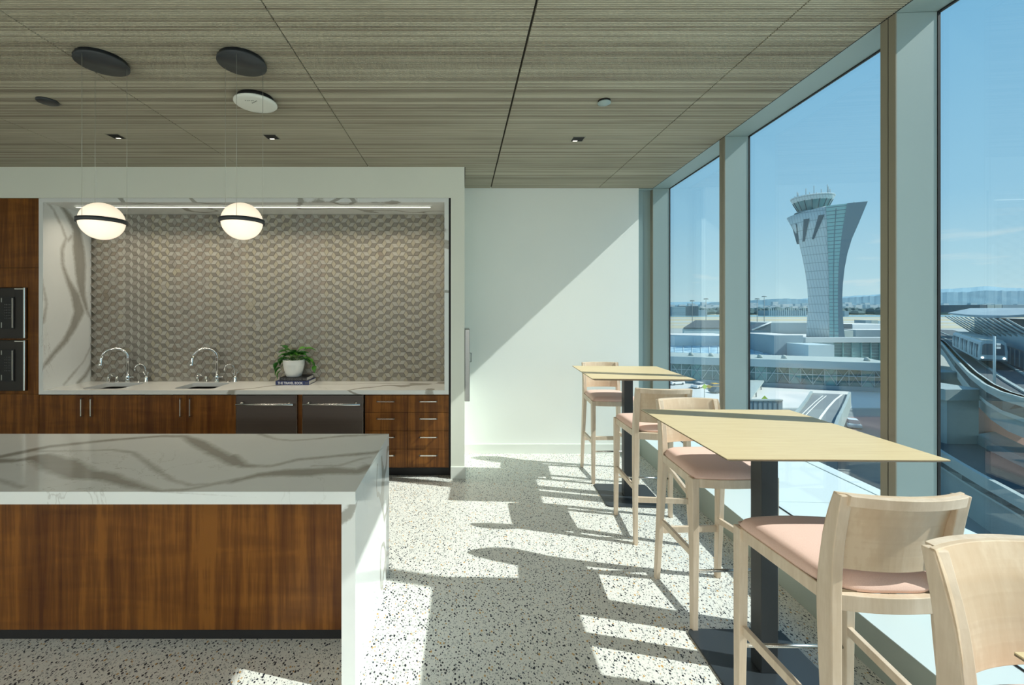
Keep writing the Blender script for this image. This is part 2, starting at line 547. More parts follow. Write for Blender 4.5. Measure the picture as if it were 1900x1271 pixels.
# ---------------------------------------------------------------- mesh helpers
class MB:
    def __init__(self):
        self.v, self.f, self.m, self.smooth = [], [], [], []

    def add(self, vs, fs, mi=0, smooth=False):
        o = len(self.v)
        self.v += [tuple(x) for x in vs]
        self.f += [tuple(i + o for i in f) for f in fs]
        self.m += [mi] * len(fs)
        self.smooth += [smooth] * len(fs)
        return self

    def box(self, x0, x1, y0, y1, z0, z1, mi=0):
        vs = [(x0, y0, z0), (x1, y0, z0), (x1, y1, z0), (x0, y1, z0), (x0, y0, z1), (x1, y0, z1), (x1, y1, z1), (x0, y1, z1)]
        return self.add(vs, [(0, 3, 2, 1), (4, 5, 6, 7), (0, 1, 5, 4), (1, 2, 6, 5), (2, 3, 7, 6), (3, 0, 4, 7)], mi)

    def prism(self, poly, z0, z1, mi=0, axis='z'):
        """extrude a counter-clockwise polygon; axis names the extrusion direction"""
        n = len(poly)

        def mk(p, t):
            return {'z': (p[0], p[1], t), 'x': (t, p[0], p[1]), 'y': (p[0], t, p[1])}[axis]
        vs = [mk(p, z0) for p in poly] + [mk(p, z1) for p in poly]
        fs = [tuple(range(n))[::-1], tuple(range(n, 2 * n))] + [(i, (i + 1) % n, n + (i + 1) % n, n + i) for i in range(n)]
        return self.add(vs, fs, mi)

    def loft(self, rings, mi=0, smooth=False, cap=True, closed=True):
        n = len(rings[0])
        vs = [p for r in rings for p in r]
        fs = []
        for k in range(len(rings) - 1):
            for i in range(n if closed else n - 1):
                j = (i + 1) % n
                fs.append((k * n + i, k * n + j, (k + 1) * n + j, (k + 1) * n + i))
        o = len(self.v)
        self.add(vs, fs, mi, smooth)
        if cap:
            self.f += [tuple(o + i for i in range(n))[::-1], tuple(o + (len(rings) - 1) * n + i for i in range(n))]
            self.m += [mi, mi]
            self.smooth += [False, False]
        return self

    def tube(self, pts, r, n=10, mi=0):
        pts = [Vector(p) for p in pts]
        rings = []
        up = Vector((0.123, 0.321, 0.94)).normalized()
        for i, p in enumerate(pts):
            a = pts[max(0, i - 1)]
            b = pts[min(len(pts) - 1, i + 1)]
            t = (b - a).normalized()
            s = t.cross(up)
            if s.length < 1e-3:
                s = t.cross(Vector((1, 0, 0)))
            s.normalize()
            q = s.cross(t)
            rr = r[i] if hasattr(r, '__len__') else r
            rings.append([p + (s * math.cos(2 * math.pi * k / n) + q * math.sin(2 * math.pi * k / n)) * rr for k in range(n)])
        return self.loft(rings, mi, True)

    def lathe(self, prof, c=(0, 0, 0), n=32, mi=0, smooth=True, cap=True):
        rings = [[(c[0] + r * math.cos(2 * math.pi * k / n), c[1] + r * math.sin(2 * math.pi * k / n), c[2] + z) for k in range(n)] for r, z in prof]
        return self.loft(rings, mi, smooth, cap)

    def build(self, name, mat, parent=None, loc=(0, 0, 0), rot=(0, 0, 0), bevel=0.0, subsurf=0, segs=2):
        me = bpy.data.meshes.new(name)
        me.from_pydata(self.v, [], self.f)
        for mm in (mat if isinstance(mat, (list, tuple)) else [mat]):
            me.materials.append(mm)
        me.polygons.foreach_set('material_index', self.m)
        me.polygons.foreach_set('use_smooth', self.smooth)
        bm = bmesh.new()
        bm.from_mesh(me)
        bmesh.ops.recalc_face_normals(bm, faces=bm.faces)
        bm.to_mesh(me)
        bm.free()
        me.update()
        o = bpy.data.objects.new(name, me)
        COL.objects.link(o)
        o.location = loc
        o.rotation_euler = rot
        if parent:
            o.parent = parent
        if bevel:
            b = o.modifiers.new('bevel', 'BEVEL')
            b.width = bevel
            b.segments = segs
            b.limit_method = 'ANGLE'
            b.angle_limit = R(35)
        if subsurf:
            s = o.modifiers.new('sub', 'SUBSURF')
            s.levels = s.render_levels = subsurf
        return o


def B(*a):
    return MB().box(*a)


def tag(o, label=None, cat=None, group=None, kind=None):
    if label:
        o['label'] = label
    if cat:
        o['category'] = cat
    if group:
        o['group'] = group
    if kind:
        o['kind'] = kind
    return o


def empty(name, loc=(0, 0, 0), rz=0.0):
    o = bpy.data.objects.new(name, None)
    o.empty_display_size = 0.1
    COL.objects.link(o)
    o.location = loc
    o.rotation_euler = (0, 0, rz)
    return o


def copy_tree(o, parent=None):
    c = o.copy()
    COL.objects.link(c)
    c.parent = parent
    for ch in list(o.children):
        copy_tree(ch, c)
    return c


def struct(name, mb, mat, label, bevel=0.0, **kw):
    o = mb.build(name, mat, bevel=bevel, **kw)
    tag(o, label, kind='structure')
    return o


def rounded(w, d, r, n=6, cx=0, cy=0):
    pts = []
    for sx, sy, a0 in ((1, 1, 0), (-1, 1, 90), (-1, -1, 180), (1, -1, 270)):
        for k in range(n + 1):
            a = R(a0 + 90 * k / n)
            pts.append((cx + sx * (w / 2 - r) + r * math.cos(a), cy + sy * (d / 2 - r) + r * math.sin(a)))
    return pts


# ================================================================ ROOM
CEIL = 3.05
struct('floor', B(-7.5, 2.5, -4.5, 5.4, -0.12, 0), M['terrazzo'], 'white terrazzo floor with black, grey and tan chips')

# window wall frame: local x points outwards, local y runs along the glass
MS = 0.0547
TH = math.atan(MS)
WO = Vector((2.049 - 2.07 * MS, 0, 0))


def wl_(x, y, z=0.0):
    return WO + Vector((x * math.cos(TH) + y * math.sin(TH), -x * math.sin(TH) + y * math.cos(TH), z))


# ceiling: grooved wooden planks in five visible panels, on a dark backing
joints = [-7.4, -5.85, -4.60, -3.366, -2.152, -0.903, 0.345, 1.577, 2.35]
ceil = struct('ceiling', MB().prism([(-7.5, -4.5), (1.702, -4.5), (2.217, 5.16), (-7.5, 5.16)], CEIL + 0.022, CEIL + 0.16), M['slat_back'], 'ceiling of grooved greige timber panels with dark joints')
rows = [(-4.5 + k * PITCH) for k in range(int((5.06 + 4.5) / PITCH))]
for j in range(len(joints) - 1):
    gl_ = 0.0065 if abs(joints[j] - 0.345) < .01 else 0.0036
    gr_ = 0.0065 if abs(joints[j + 1] - 0.345) < .01 else 0.0036
    x0, x1 = joints[j] + gl_, joints[j + 1] - gr_
    mb = MB()
    for y in rows:
        if x1 < 0.1 and y > 4.305:
            continue
        xb = x1
        if j == len(joints) - 2:
            xb = 2.049 + MS * (y - 2.07) - 0.006
        if j == 5 and y > 4.305:
            if 0.045 > x1:
                continue
            mb.box(0.045, x1, y, y + PITCH * 0.56, CEIL, CEIL + 0.020)
            continue
        mb.box(x0, xb, y, y + PITCH * 0.56, CEIL, CEIL + 0.020)
    # light end strip beside each joint that ties the slats together
    o = mb.build('ceiling_slats', M['slat_wood'], ceil)
    o['kind'] = 'stuff'

# kitchen drywall surround: bulkhead, column and the wall behind
ND = 4.30
struct('wall_kitchen', B(-7.5, 0.037, ND, 5.06, 2.749, CEIL + 0.02), M['drywall'], 'pale drywall bulkhead over the kitchen niche')
struct('wall_pier', B(-0.098, 0.037, ND, 5.06, 0, 2.749), M['drywall'], 'narrow white drywall pier right of the kitchen')
struct('wall_niche', B(-7.5, -0.098, 4.93, 5.06, 0, 2.749), M['drywall'], 'drywall behind the kitchen niche')
struct('trim_1', B(-0.118, -0.096, ND + .004, ND + .03, 0.08, 2.772).box(-4.135, -0.096, ND + .004, ND + .03, 2.749, 2.772), M['black'], 'thin black shadow gap round the kitchen niche')
struct('baseboard_pier', B(-0.100, 0.047, ND - 0.010, 4.6, 0, 0.118), M['baseboard'], 'white baseboard wrapped round the pier', bevel=0.003)
struct('wall_far', B(-7.5, 2.049, 5.06, 5.25, 0, CEIL + .02), M['drywall_white'], 'white end wall crossed by a diagonal edge of sunlight')
struct('baseboard_far', B(0.037, 2.049, 5.046, 5.06, 0, 0.104).box(0.037, 2.049, 5.050, 5.06, 0.104, 0.110), M['baseboard'], 'white baseboard along the end wall')
struct('wall_left', B(-7.6, -7.5, -4.5, 5.25, 0, CEIL), M['drywall_white'], 'left wall of the room')
NY = -4.4
struct('wall_near', B(-7.5, 2.0, NY - .12, NY, 0, 0.10).box(-7.5, 2.0, NY - .12, NY, CEIL - .12, CEIL), M['drywall_white'], 'sill and header of the glazed wall behind the viewpoint')
wnr = empty('window_near', (0, NY, 0))  # unseen glazing, added to let fill light into the room
tag(wnr, 'glazed wall behind the viewpoint', kind='structure')
for k in range(6):
    xa = -7.5 + k * 1.58
    B(xa, xa + .07, -.11, 0.0, 0.10, CEIL - .12).build('mullion', M['paint_metal'], wnr)
    B(xa + .07, xa + 1.58, -.066, -.054, 0.10, CEIL - .12).build('glass_pane', M['glass'], wnr)
for i_, xa in enumerate((-5.9, -3.9, -1.9, 0.1)):
    for j_, ya in enumerate((-3.4, -1.5)):
        tl = empty('ceiling_troffer', (xa, ya, CEIL - .002))  # unseen luminaires, added to fill the room with light
        tag(tl, '%s ceiling luminaire in the %s row behind the viewpoint' % (('leftmost', 'second left', 'third left', 'rightmost')[i_], ('rear', 'front')[j_]), 'ceiling light', 'ceiling luminaires behind the viewpoint')
        B(-.62, .62, -.32, .32, -.012, 0).build('frame', M['white_plastic'], tl)
        B(-.58, .58, -.28, .28, -.016, -.012).build('diffuser', M['lamp_lens'], tl)
        al = bpy.data.lights.new('troffer_light', 'AREA')
        al.shape = 'RECTANGLE'
        al.size, al.size_y = 1.16, .56
        al.energy = FILL_TROFFER
        al.color = (1.0, 0.93, 0.80)
        ao = bpy.data.objects.new('troffer_light', al)
        ao.location = (0, 0, -.03)
        ao.parent = tl
        COL.objects.link(ao)
# blue-grey metal closer panel between end wall and first mullion
struct('trim_2', B(2.049, 2.125, 5.12, 5.17, 0, CEIL).box(2.125, 2.225, 5.14, 5.17, 0, CEIL).box(2.049, 2.21, 5.055, 5.13, CEIL - .012, CEIL),
       M['paint_metal'], 'blue-grey metal closer panel between end wall and glazing', bevel=0.002)

# glazing: curb, ledge outside, head, mullions and panes
YS = [5.072, 3.551, 2.073, 0.59, -0.90, -2.39, -3.88]
cw = empty('window_curb', wl_(0, 0), -TH)
tag(cw, 'low painted curb below the windows', kind='structure')
B(-0.167, 0.20, -4.4, 5.25, 0, 0.2185).build('curb_box', M['curb'], cw, bevel=0.003)
yy = 5.25
for k in range(8):
    y1, y0 = 5.25 - k * 1.484, 5.25 - (k + 1) * 1.484
    if k == 0:
        y1 = 5.25
    B(-0.172, 0.196, y0 + .002, y1 - .002, 0.2185, 0.222).build('sill_panel', M['ledge'], cw)
lg = empty('window_ledge', wl_(0, 0), -TH)
tag(lg, 'pale panelled ledge outside the windows', kind='structure')
for k in range(12):
    y1, y0 = 9.3 - k * 1.5, 9.3 - (k + 1) * 1.5
    B(0.200, 1.085, y0 + .003, y1 - .003, 0.10, 0.220).build('ledge_panel', M['ledge'], lg, bevel=0.003)
    B(1.091, 1.205, y0 + .003, y1 - .003, 0.05, 0.224).build('edge_panel', M['ledge'], lg, bevel=0.003)
B(0.25, 1.15, -8, 9.2, -0.5, 0.05).build('ledge_base', M['o_greyblue'], lg)
hd = struct('trim_3', B(0.0, 0.212, -4.4, 5.20, CEIL + 0.001, CEIL + 0.12), M['paint_metal'], 'sage metal soffit strip between ceiling and window heads', loc=wl_(0, 0), rot=(0, 0, -TH))
B(0.186, 0.198, -4.4, 5.20, CEIL - 0.006, CEIL + 0.002).build('gasket', M['gasket'], hd)
B(-0.0045, 0.0, -4.4, 5.20, CEIL + 0.0, CEIL + 0.05).build('shadow_gap', M['gasket'], hd)
for i, y in enumerate(YS):
    w = empty('window_%d' % (i + 1), wl_(0, y), -TH)
    tag(w, ['last window bay beside the white end wall', 'window bay showing the far runway and parked cars', 'wide window bay showing the control tower',
            'right window bay showing the train and viaduct', 'window bay nearest the viewpoint on the right', 'first window bay behind the viewpoint',
            'second window bay behind the viewpoint', 'third window bay behind the viewpoint'][i], kind='structure')
    B(0.004, 0.186, 0, 0.080, 0.222, CEIL).build('mullion', M['paint_metal'], w, bevel=0.002)
    B(0.0, 0.005, 0.0, 0.0365, 0.222, CEIL).box(0.0, 0.005, 0.0415, 0.080, 0.222, CEIL).box(0.002, 0.005, 0.0365, 0.0415, 0.222, CEIL, 1).build(
        'inner_cap', [M['bronze_strip'], M['gasket']], w)  # tone of the sunless inner face is put into the cap colour
    B(0.186, 0.198, -0.003, 0.083, 0.222, CEIL).build('gasket', M['gasket'], w)
    if i > 0:
        y_up = YS[i - 1] - y
        B(0.1985, 0.2105, 0.02, y_up + 0.02, 0.221, CEIL).build('glass_pane', M['glass'], w)
        B(0.192, 0.198, 0.083, y_up - .003, 0.222, 0.228).build('bottom_gasket', M['gasket'], w)


# ================================================================ KITCHEN
def vein_grid(name, corner, eu, ev, lu, lv, nu, nv, fn, mat, parent, thick):
    """a slab whose upper face is a fine grid carrying the drawn vein pattern (fn(a, b) -> signed distance, + inside)"""
    me = bpy.data.meshes.new(name)
    c, eu, ev = Vector(corner), Vector(eu), Vector(ev)
    nrm = eu.cross(ev)
    vs, fs, val = [], [], []
    for j in range(nv + 1):
        for i in range(nu + 1):
            a, b_ = lu * i / nu, lv * j / nv
            vs.append(c + eu * a + ev * b_)
            val.append(fn(a, b_))
    for j in range(nv):
        for i in range(nu):
            k = j * (nu + 1) + i
            fs.append((k, k + 1, k + nu + 2, k + nu + 1))
    n0 = len(vs)
    for a, b_ in ((0, 0), (lu, 0), (lu, lv), (0, lv)):
        vs.append(c + eu * a + ev * b_ - nrm * thick)
        val.append(fn(a, b_) if False else -0.05)
    q = [0, nu, n0 - 1, n0 - 1 - nu]
    fs.append((n0 + 3, n0 + 2, n0 + 1, n0))
    row0 = list(range(0, nu + 1))
    row1 = [nv * (nu + 1) + i for i in range(nu, -1, -1)]
    colr = [j * (nu + 1) + nu for j in range(nv + 1)]
    coll = [j * (nu + 1) for j in range(nv, -1, -1)]
    fs.append(tuple(row0[::-1] + [n0, n0 + 1]))
    fs.append(tuple(colr[::-1] + [n0 + 1, n0 + 2]))
    fs.append(tuple(row1[::-1] + [n0 + 2, n0 + 3]))
    fs.append(tuple(coll[::-1] + [n0 + 3, n0]))
    me.from_pydata([tuple(v) for v in vs], [], fs)
    at = me.attributes.new('vein', 'FLOAT', 'POINT')
    at.data.foreach_set('value', val)
    me.materials.append(mat)
    me.update()
    o = bpy.data.objects.new(name, me)
    COL.objects.link(o)
    o.parent = parent
    return o


def poly_sd(curves):
    segs = []
    for pts in curves:
        for (a, b_) in zip(pts[:-1], pts[1:]):
            segs.append((a[0], a[1], a[2], b_[0], b_[1], b_[2]))

    def f(x, y):
        best = -9.0
        for ax, ay, aw, bx, by, bw in segs:
            dx, dy = bx - ax, by - ay
            L2 = dx * dx + dy * dy
            t = 0 if L2 == 0 else max(0, min(1, ((x - ax) * dx + (y - ay) * dy) / L2))
            d = math.hypot(x - ax - t * dx, y - ay - t * dy)
            s = aw + (bw - aw) * t - d
            if s > best:
                best = s
        return max(best, -0.3)
    return f


# island -----------------------------------------------------------------
IX1, IX0, IY0, IY1, IT = -0.456, -3.7, 1.900, 2.790, 0.864
isl = empty('kitchen_island', (-2.0, 2.3, 0))
tag(isl, 'kitchen island with veined marble waterfall top and walnut front panel', 'kitchen island')


def ip(cx, cy, w):   # traced in the left detail crop (scale 2.1886, origin 0,690), width in metres across
    x, y, _ = P(cx / 2.1886, 690 + cy / 2.1886, IT)
    return (x - IX0, y - IY0, w)


def iq(cx, cy, w):   # traced in the right detail crop (scale 4.1, origin 430,690)
    x, y, _ = P(430 + cx / 4.1, 690 + cy / 4.1, IT)
    return (x - IX0, y - IY0, w)


veins = [
    [(0, 0.30, .03), (0.5, 0.42, .05), (1.0, .36, .05), ip(0, 345, .040), ip(200, 303, .036), ip(420, 280, .030), ip(650, 261, .016), ip(750, 261, .022), ip(800, 285, .045), ip(870, 325, .045), ip(963, 372, .040),
     iq(0, 640, .030), iq(90, 715, .028), iq(300, 718, .016), iq(500, 668, .018), iq(800, 640, .016), iq(1080, 615, .022), iq(1150, 600, .02)],
    [(0, 0.60, .05), (0.7, .50, .06), ip(-60, 362, .05), ip(60, 362, .026), ip(160, 345, .055), ip(240, 375, .085), ip(330, 415, .065), ip(430, 425, .045), ip(540, 460, .030), ip(640, 484, .012), ip(760, 478, .012), ip(963, 438, .014),
     iq(0, 835, .020), iq(200, 785, .030), iq(400, 765, .050), iq(560, 765, .055), iq(760, 750, .050), iq(960, 760, .038), iq(1040, 720, .03)],
    [ip(160, 322, .004), ip(300, 321, .003), ip(460, 316, .006), ip(540, 328, .005), ip(580, 357, .008), ip(640, 400, .009), ip(700, 440, .006), ip(770, 460, .008), ip(860, 455, .005), ip(963, 434, .008)],
    [iq(220, 475, .012), iq(330, 510, .004), iq(460, 523, .006), iq(640, 510, .007), iq(840, 488, .014), iq(1000, 482, .010), iq(1190, 470, .006)],
    [iq(620, 715, .001), iq(820, 712, .004), iq(960, 668, .002), iq(1050, 650, .003)],
    [ip(-200, 420, .02), ip(0, 440, .004), ip(90, 470, .003)],
]
top = vein_grid('countertop', (IX0 + 2.0, IY0 - 2.3, IT), (1, 0, 0), (0, 1, 0), IX1 - IX0, IY1 - IY0, 420, 110, poly_sd([[(a_, b2, w_ * .88) for a_, b2, w_ in c_] for c_ in veins]), M['marble_drawn'], isl, 0.0545)
B(IX1 - 0.060 + 2.0, IX1 + 2.0, IY0 - 2.3, IY1 - 2.3, 0.0, IT - 0.0546).build('waterfall_panel', M['marble'], isl)
B(IX0 + 2.0, IX1 - 0.0605 + 2.0, 2.150 - 2.3, 2.172 - 2.3, 0.085, IT - 0.055).build('front_panel', M['walnut'], isl)
B(IX0 + 2.0, IX1 - 0.0605 + 2.0, 2.173 - 2.3, IY1 - 0.03 - 2.3, 0.10, IT - 0.055).build('carcass', M['walnut'], isl)
B(IX0 + 2.0, IX1 - 0.0605 + 2.0, 2.205 - 2.3, IY1 - 0.08 - 2.3, 0.0, 0.10).build('toe_kick', M['kick'], isl)

# niche slabs --------------------------------------------------------------
NX0, NX1, NZ0, NZ1, NB = -4.132, -0.118, 0.865, 2.747, 4.875
fr = empty('niche_surround', (-2.1, 4.5, 0))
tag(fr, 'white marble surround lining the recessed kitchen niche', kind='structure')


def np_(cx, cy, w):   # traced on the left niche cheek; crop scale 3.027, origin 0,340
    u, v = cx / 3.027, 340 + cy / 3.027
    d = (-4.090) * F / (u - CX)
    z = H - (v - CY) * d / F
    return (d - ND, z - NZ0, w)


cheek = [
    [np_(262, 100, .004), np_(300, 150, .008), np_(350, 250, .012), np_(372, 310, .020), np_(348, 380, .022), np_(352, 460, .022), np_(380, 540, .035), np_(425, 640, .075), np_(445, 720, .085), np_(415, 800, .06), np_(370, 880, .045), np_(300, 960, .035), np_(240, 1035, .016)],
    [np_(345, 125, .03), np_(385, 180, .05), np_(430, 260, .065), np_(440, 360, .10), np_(450, 460, .10), np_(455, 560, .075), np_(468, 640, .045), np_(490, 720, .016), np_(530, 790, .004)],
    [np_(384, 320, .02), np_(400, 300, .014)],
    [np_(242, 780, .02), np_(262, 680, .006), np_(236, 540, .003)],
    [np_(530, 880, .003), np_(470, 1000, .004), np_(360, 1130, .004)],
    [np_(530, 990, .025), np_(480, 1080, .03), np_(440, 1120, .02)],
]
vein_grid('side_slab', (NX0 + 0.042 + 2.1, ND - 4.5, NZ0), (0, 1, 0), (0, 0, 1), NB - ND, NZ1 - 0.042 - NZ0, 70, 220, poly_sd([[(a_, b2, w_ * .70) for a_, b2, w_ in c_] for c_ in cheek]), M['marble_drawn'], fr, 0.042)
B(NX1 - 0.042 + 2.1, NX1 + 2.1, ND - 4.5, NB - 4.5, NZ0, NZ1 - 0.042).build('side_slab', M['marble'], fr)
B(NX0 + 2.1, NX1 + 2.1, ND - 4.5, NB - 4.5, NZ1 - 0.042, NZ1).build('top_slab', M['marble'], fr)
# counter slab with two sink cut-outs
SK = [(-3.80, -3.405), (-2.880, -2.475)]
SY0, SY1 = 4.385, 4.745
ct = empty('counter', (-2.1, 4.5, 0))
tag(ct, 'long marble counter slab with two undermount sink openings', 'countertop')
mb = MB()
xs = [NX0, SK[0][0], SK[0][1], SK[1][0], SK[1][1], NX1]
zt, zb = NZ0 - 0.0005, NZ0 - 0.042
for k in range(5):
    if k in (1, 3):
        mb.box(xs[k] + 2.1, xs[k + 1] + 2.1, ND - 4.5, SY0 - 4.5, zb, zt)
        mb.box(xs[k] + 2.1, xs[k + 1] + 2.1, SY1 - 4.5, NB - 4.5, zb, zt)
        # rounded corners of the opening
        r_ = 0.05
        for (cx, cy, sx, sy) in ((xs[k], SY0, 1, 1), (xs[k + 1], SY0, -1, 1), (xs[k], SY1, 1, -1), (xs[k + 1], SY1, -1, -1)):
            poly = [(cx + 2.1, cy - 4.5)]
            for q in range(7):
                a = R(90 * q / 6)
                poly.append((cx + sx * r_ * (1 - math.sin(a)) + 2.1, cy + sy * r_ * (1 - math.cos(a)) - 4.5))
            mb.prism(poly, zb, zt)
    else:
        mb.box(xs[k] + 2.1, xs[k + 1] + 2.1, ND - 4.5, NB - 4.5, zb, zt)
mb.build('slab', M['marble'], ct)

for k, (a, b_) in enumerate(SK):
    s = empty('sink', ((a + b_) / 2, (SY0 + SY1) / 2, zb))
    tag(s, ['stainless undermount sink left, nearest the wall ovens', 'stainless undermount sink nearer the potted plant'][k], 'sink')
    w, d = b_ - a + .02, SY1 - SY0 + .02
    mb = MB()
    rings = []
    for (ww, z) in ((w, 0.0), (w, -0.10), (w - .01, -0.18), (w - .06, -0.20), (0.08, -0.205)):
        dd = d - (w - ww)
        rings.append([(x, y, z) for x, y in rounded(ww, max(dd, .07), min(.055, ww / 2 - .001))])
    mb.loft(rings, smooth=True)
    del mb.f[-2]; del mb.m[-2]; del mb.smooth[-2]
    o = mb.build('basin', M['steel_sink'], s)
    sm = o.modifiers.new('t', 'SOLIDIFY'); sm.thickness = 0.002; sm.offset = 1
    MB().lathe([(0.0, 0.001), (0.035, 0.001), (0.038, -0.001)], (0, 0, -0.203), 20).build('drain', M['chrome'], s)


def faucet(x, y, label):
    f = empty('kitchen_faucet', (x, y, NZ0))
    tag(f, label, 'faucet', 'gooseneck faucets at the sinks')
    MB().lathe([(0.030, 0), (0.030, 0.006), (0.022, 0.02), (0.020, 0.035), (0.024, 0.05), (0.018, 0.07), (0.014, 0.09)]).build('base', M['chrome'], f)
    pts = [(0, 0, 0.07), (0, 0, 0.27)]
    for q in range(1, 13):
        a = R(q * 14)
        rr = 0.098
        pts.append((-rr * (1 - math.cos(a)) * 1.0, -0.55 * rr * (1 - math.cos(a)), 0.27 + rr * math.sin(a)))
    MB().tube(pts, 0.0142, 12).build('spout', M['chrome'], f)
    e = Vector(pts[-1])
    MB().tube([e, e + Vector((-.006, -.002, -.02)), e + Vector((-.012, -.006, -.075)), e + Vector((-.014, -.008, -.092)), e + Vector((-.014, -.008, -.098))], [0.0135, 0.015, 0.017, 0.024, 0.023], 14).build('spray_head', M['chrome'], f)
    MB().tube([(0.015, 0, 0.052), (0.05, -0.004, 0.054), (0.072, -0.006, 0.05)], [0.012, 0.009, 0.012], 10).build('handle', M['chrome'], f)
    return f


def dispenser(x, y, label):
    f = empty('soap_dispenser', (x, y, NZ0))
    tag(f, label, 'soap dispenser', 'soap dispensers at the sinks')
    MB().lathe([(0.022, 0), (0.022, 0.008), (0.014, 0.014), (0.014, 0.05), (0.011, 0.058), (0.006, 0.075)], n=16).build('body', M['chrome'], f)
    MB().tube([(0, 0, 0.07), (0.008, 0, 0.085), (0.03, -.01, 0.082), (0.06, -.02, 0.066)], 0.005, 8).build('spout', M['chrome'], f)
    return f


def airgap(x, y, label):
    f = empty('air_gap', (x, y, NZ0))
    tag(f, label, 'air gap cap', 'short chrome caps at the sinks')
    MB().lathe([(0.025, 0), (0.025, 0.006), (0.016, 0.012), (0.017, 0.05), (0.012, 0.062), (0.004, 0.065)], n=16).build('cap', M['chrome'], f)
    return f


def tap2(x, y, label):
    f = empty('filter_tap', (x, y, NZ0))
    tag(f, label, 'tap', 'slim drinking water taps')
    MB().lathe([(0.024, 0), (0.024, 0.006), (0.019, 0.015), (0.020, 0.05), (0.014, 0.065)], n=16).build('base', M['chrome'], f)
    pts = [(0, 0, 0.06), (-0.012, 0, 0.14)]
    for q in range(1, 11):
        a = R(q * 17)
        pts.append((-0.012 - 0.043 * (1 - math.cos(a)), -0.02 * (1 - math.cos(a)), 0.14 + 0.055 * math.sin(a)))
    MB().tube(pts, 0.006, 8).build('spout', M['chrome'], f)
    e = Vector(pts[-1])
    MB().tube([e, e + Vector((0, 0, -.03))], [0.008, 0.0085], 10).build('nozzle', M['chrome'], f)
    for s in (-1, 1):
        MB().tube([(0.006 * s, 0, 0.055), (0.016 * s, -.004, 0.085), (0.030 * s, -.008, 0.112)], [0.006, 0.004, 0.005], 8).build('lever', M['chrome'], f)
    return f


def cx_(u, d):
    return (u - CX) * d / F


for k, (u, who) in enumerate(((0, 'left sink'), (165, 'right sink'))):
    side = ('left', 'right')[k]
    faucet(cx_(237.5 + u, 4.80), 4.80, 'tall chrome pull-down faucet behind the %s sink' % side)
    dispenser(cx_(201.5 + u, 4.80), 4.80, 'chrome soap dispenser left of the tall faucet, %s sink' % side)
    airgap(cx_(217.5 + u, 4.80), 4.80, 'short chrome cap beside the soap dispenser, %s sink' % side)
    tap2(cx_(271.5 + u, 4.80), 4.80, 'slim chrome drinking tap with two levers, right of the %s sink' % side)
    o = MB().lathe([(0.022, 0), (0.021, 0.004), (0.010, 0.007), (0.001, 0.007)], n=16).build('counter_button', M['chrome'])
    o.location = (cx_(258 + u, 4.80), 4.80, NZ0)
    tag(o, 'flat chrome button in the counter beside the %s sink' % side, 'button', 'flat buttons at the sinks')

# backsplash of rhombus tiles ---------------------------------------------
bs = empty('backsplash', (-2.1, 4.85, NZ0))
tag(bs, 'backsplash of rhombic grey and beige stone tiles', kind='structure')
BX0, BX1, BZ = NX0 + 0.042, NX1 - 0.042, NZ1 - 0.042 - NZ0
B(BX0 + 2.1, BX1 + 2.1, 0.012, 0.024, 0, BZ).build('grout_bed', M['grout'], bs)
tones = {'tl': (0.375, 0.365, 0.325), 'tm': (0.285, 0.270, 0.235), 'tb': (0.345, 0.320, 0.245), 'td': (0.190, 0.176, 0.150), 'tn': (0.235, 0.205, 0.165)}
for k_, c_ in tones.items():
    M[k_] = plain('tile_' + k_, c_, 0.36, var=0.13, vscale=9, spec=0.45, world_space=True)
tkeys = list(tones)
L = 0.0532
S3 = math.sqrt(3)
W0, W1 = BX0 + 2.1, BX1 + 2.1


def clip(poly):
    def cut(pl, ax, lim, keep_less):
        out = []
        for i in range(len(pl)):
            a, b_ = pl[i], pl[(i + 1) % len(pl)]
            ina = (a[ax] <= lim) if keep_less else (a[ax] >= lim)
            inb = (b_[ax] <= lim) if keep_less else (b_[ax] >= lim)
            if ina:
                out.append(a)
            if ina != inb:
                t = (lim - a[ax]) / (b_[ax] - a[ax])
                out.append((a[0] + t * (b_[0] - a[0]), a[1] + t * (b_[1] - a[1])))
        return out
    for ax, lim, kl in ((0, W0, False), (0, W1, True), (1, 0.001, False), (1, BZ - .001, True)):
        poly = cut(poly, ax, lim, kl)
        if len(poly) < 3:
            return None
    return poly


def shrink(poly, g):
    cx = sum(p[0] for p in poly) / len(poly)
    cy = sum(p[1] for p in poly) / len(poly)
    out = []
    n = len(poly)
    for i in range(n):     # offset edges inwards
        p0, p1, p2 = poly[i - 1], poly[i], poly[(i + 1) % n]
        d1 = Vector((p1[0] - p0[0], p1[1] - p0[1]))
        d2 = Vector((p2[0] - p1[0], p2[1] - p1[1]))
        if d1.length < 1e-4 or d2.length < 1e-4:
            continue
        d1.normalize(); d2.normalize()
        n1, n2 = Vector((-d1.y, d1.x)), Vector((-d2.y, d2.x))
        s = n1 + n2
        den = 1 + n1.dot(n2)
        if den < 0.2:
            continue
        q = Vector(p1) + s * (g / den)
        out.append((q.x, q.y))
    return out if len(out) >= 3 else None


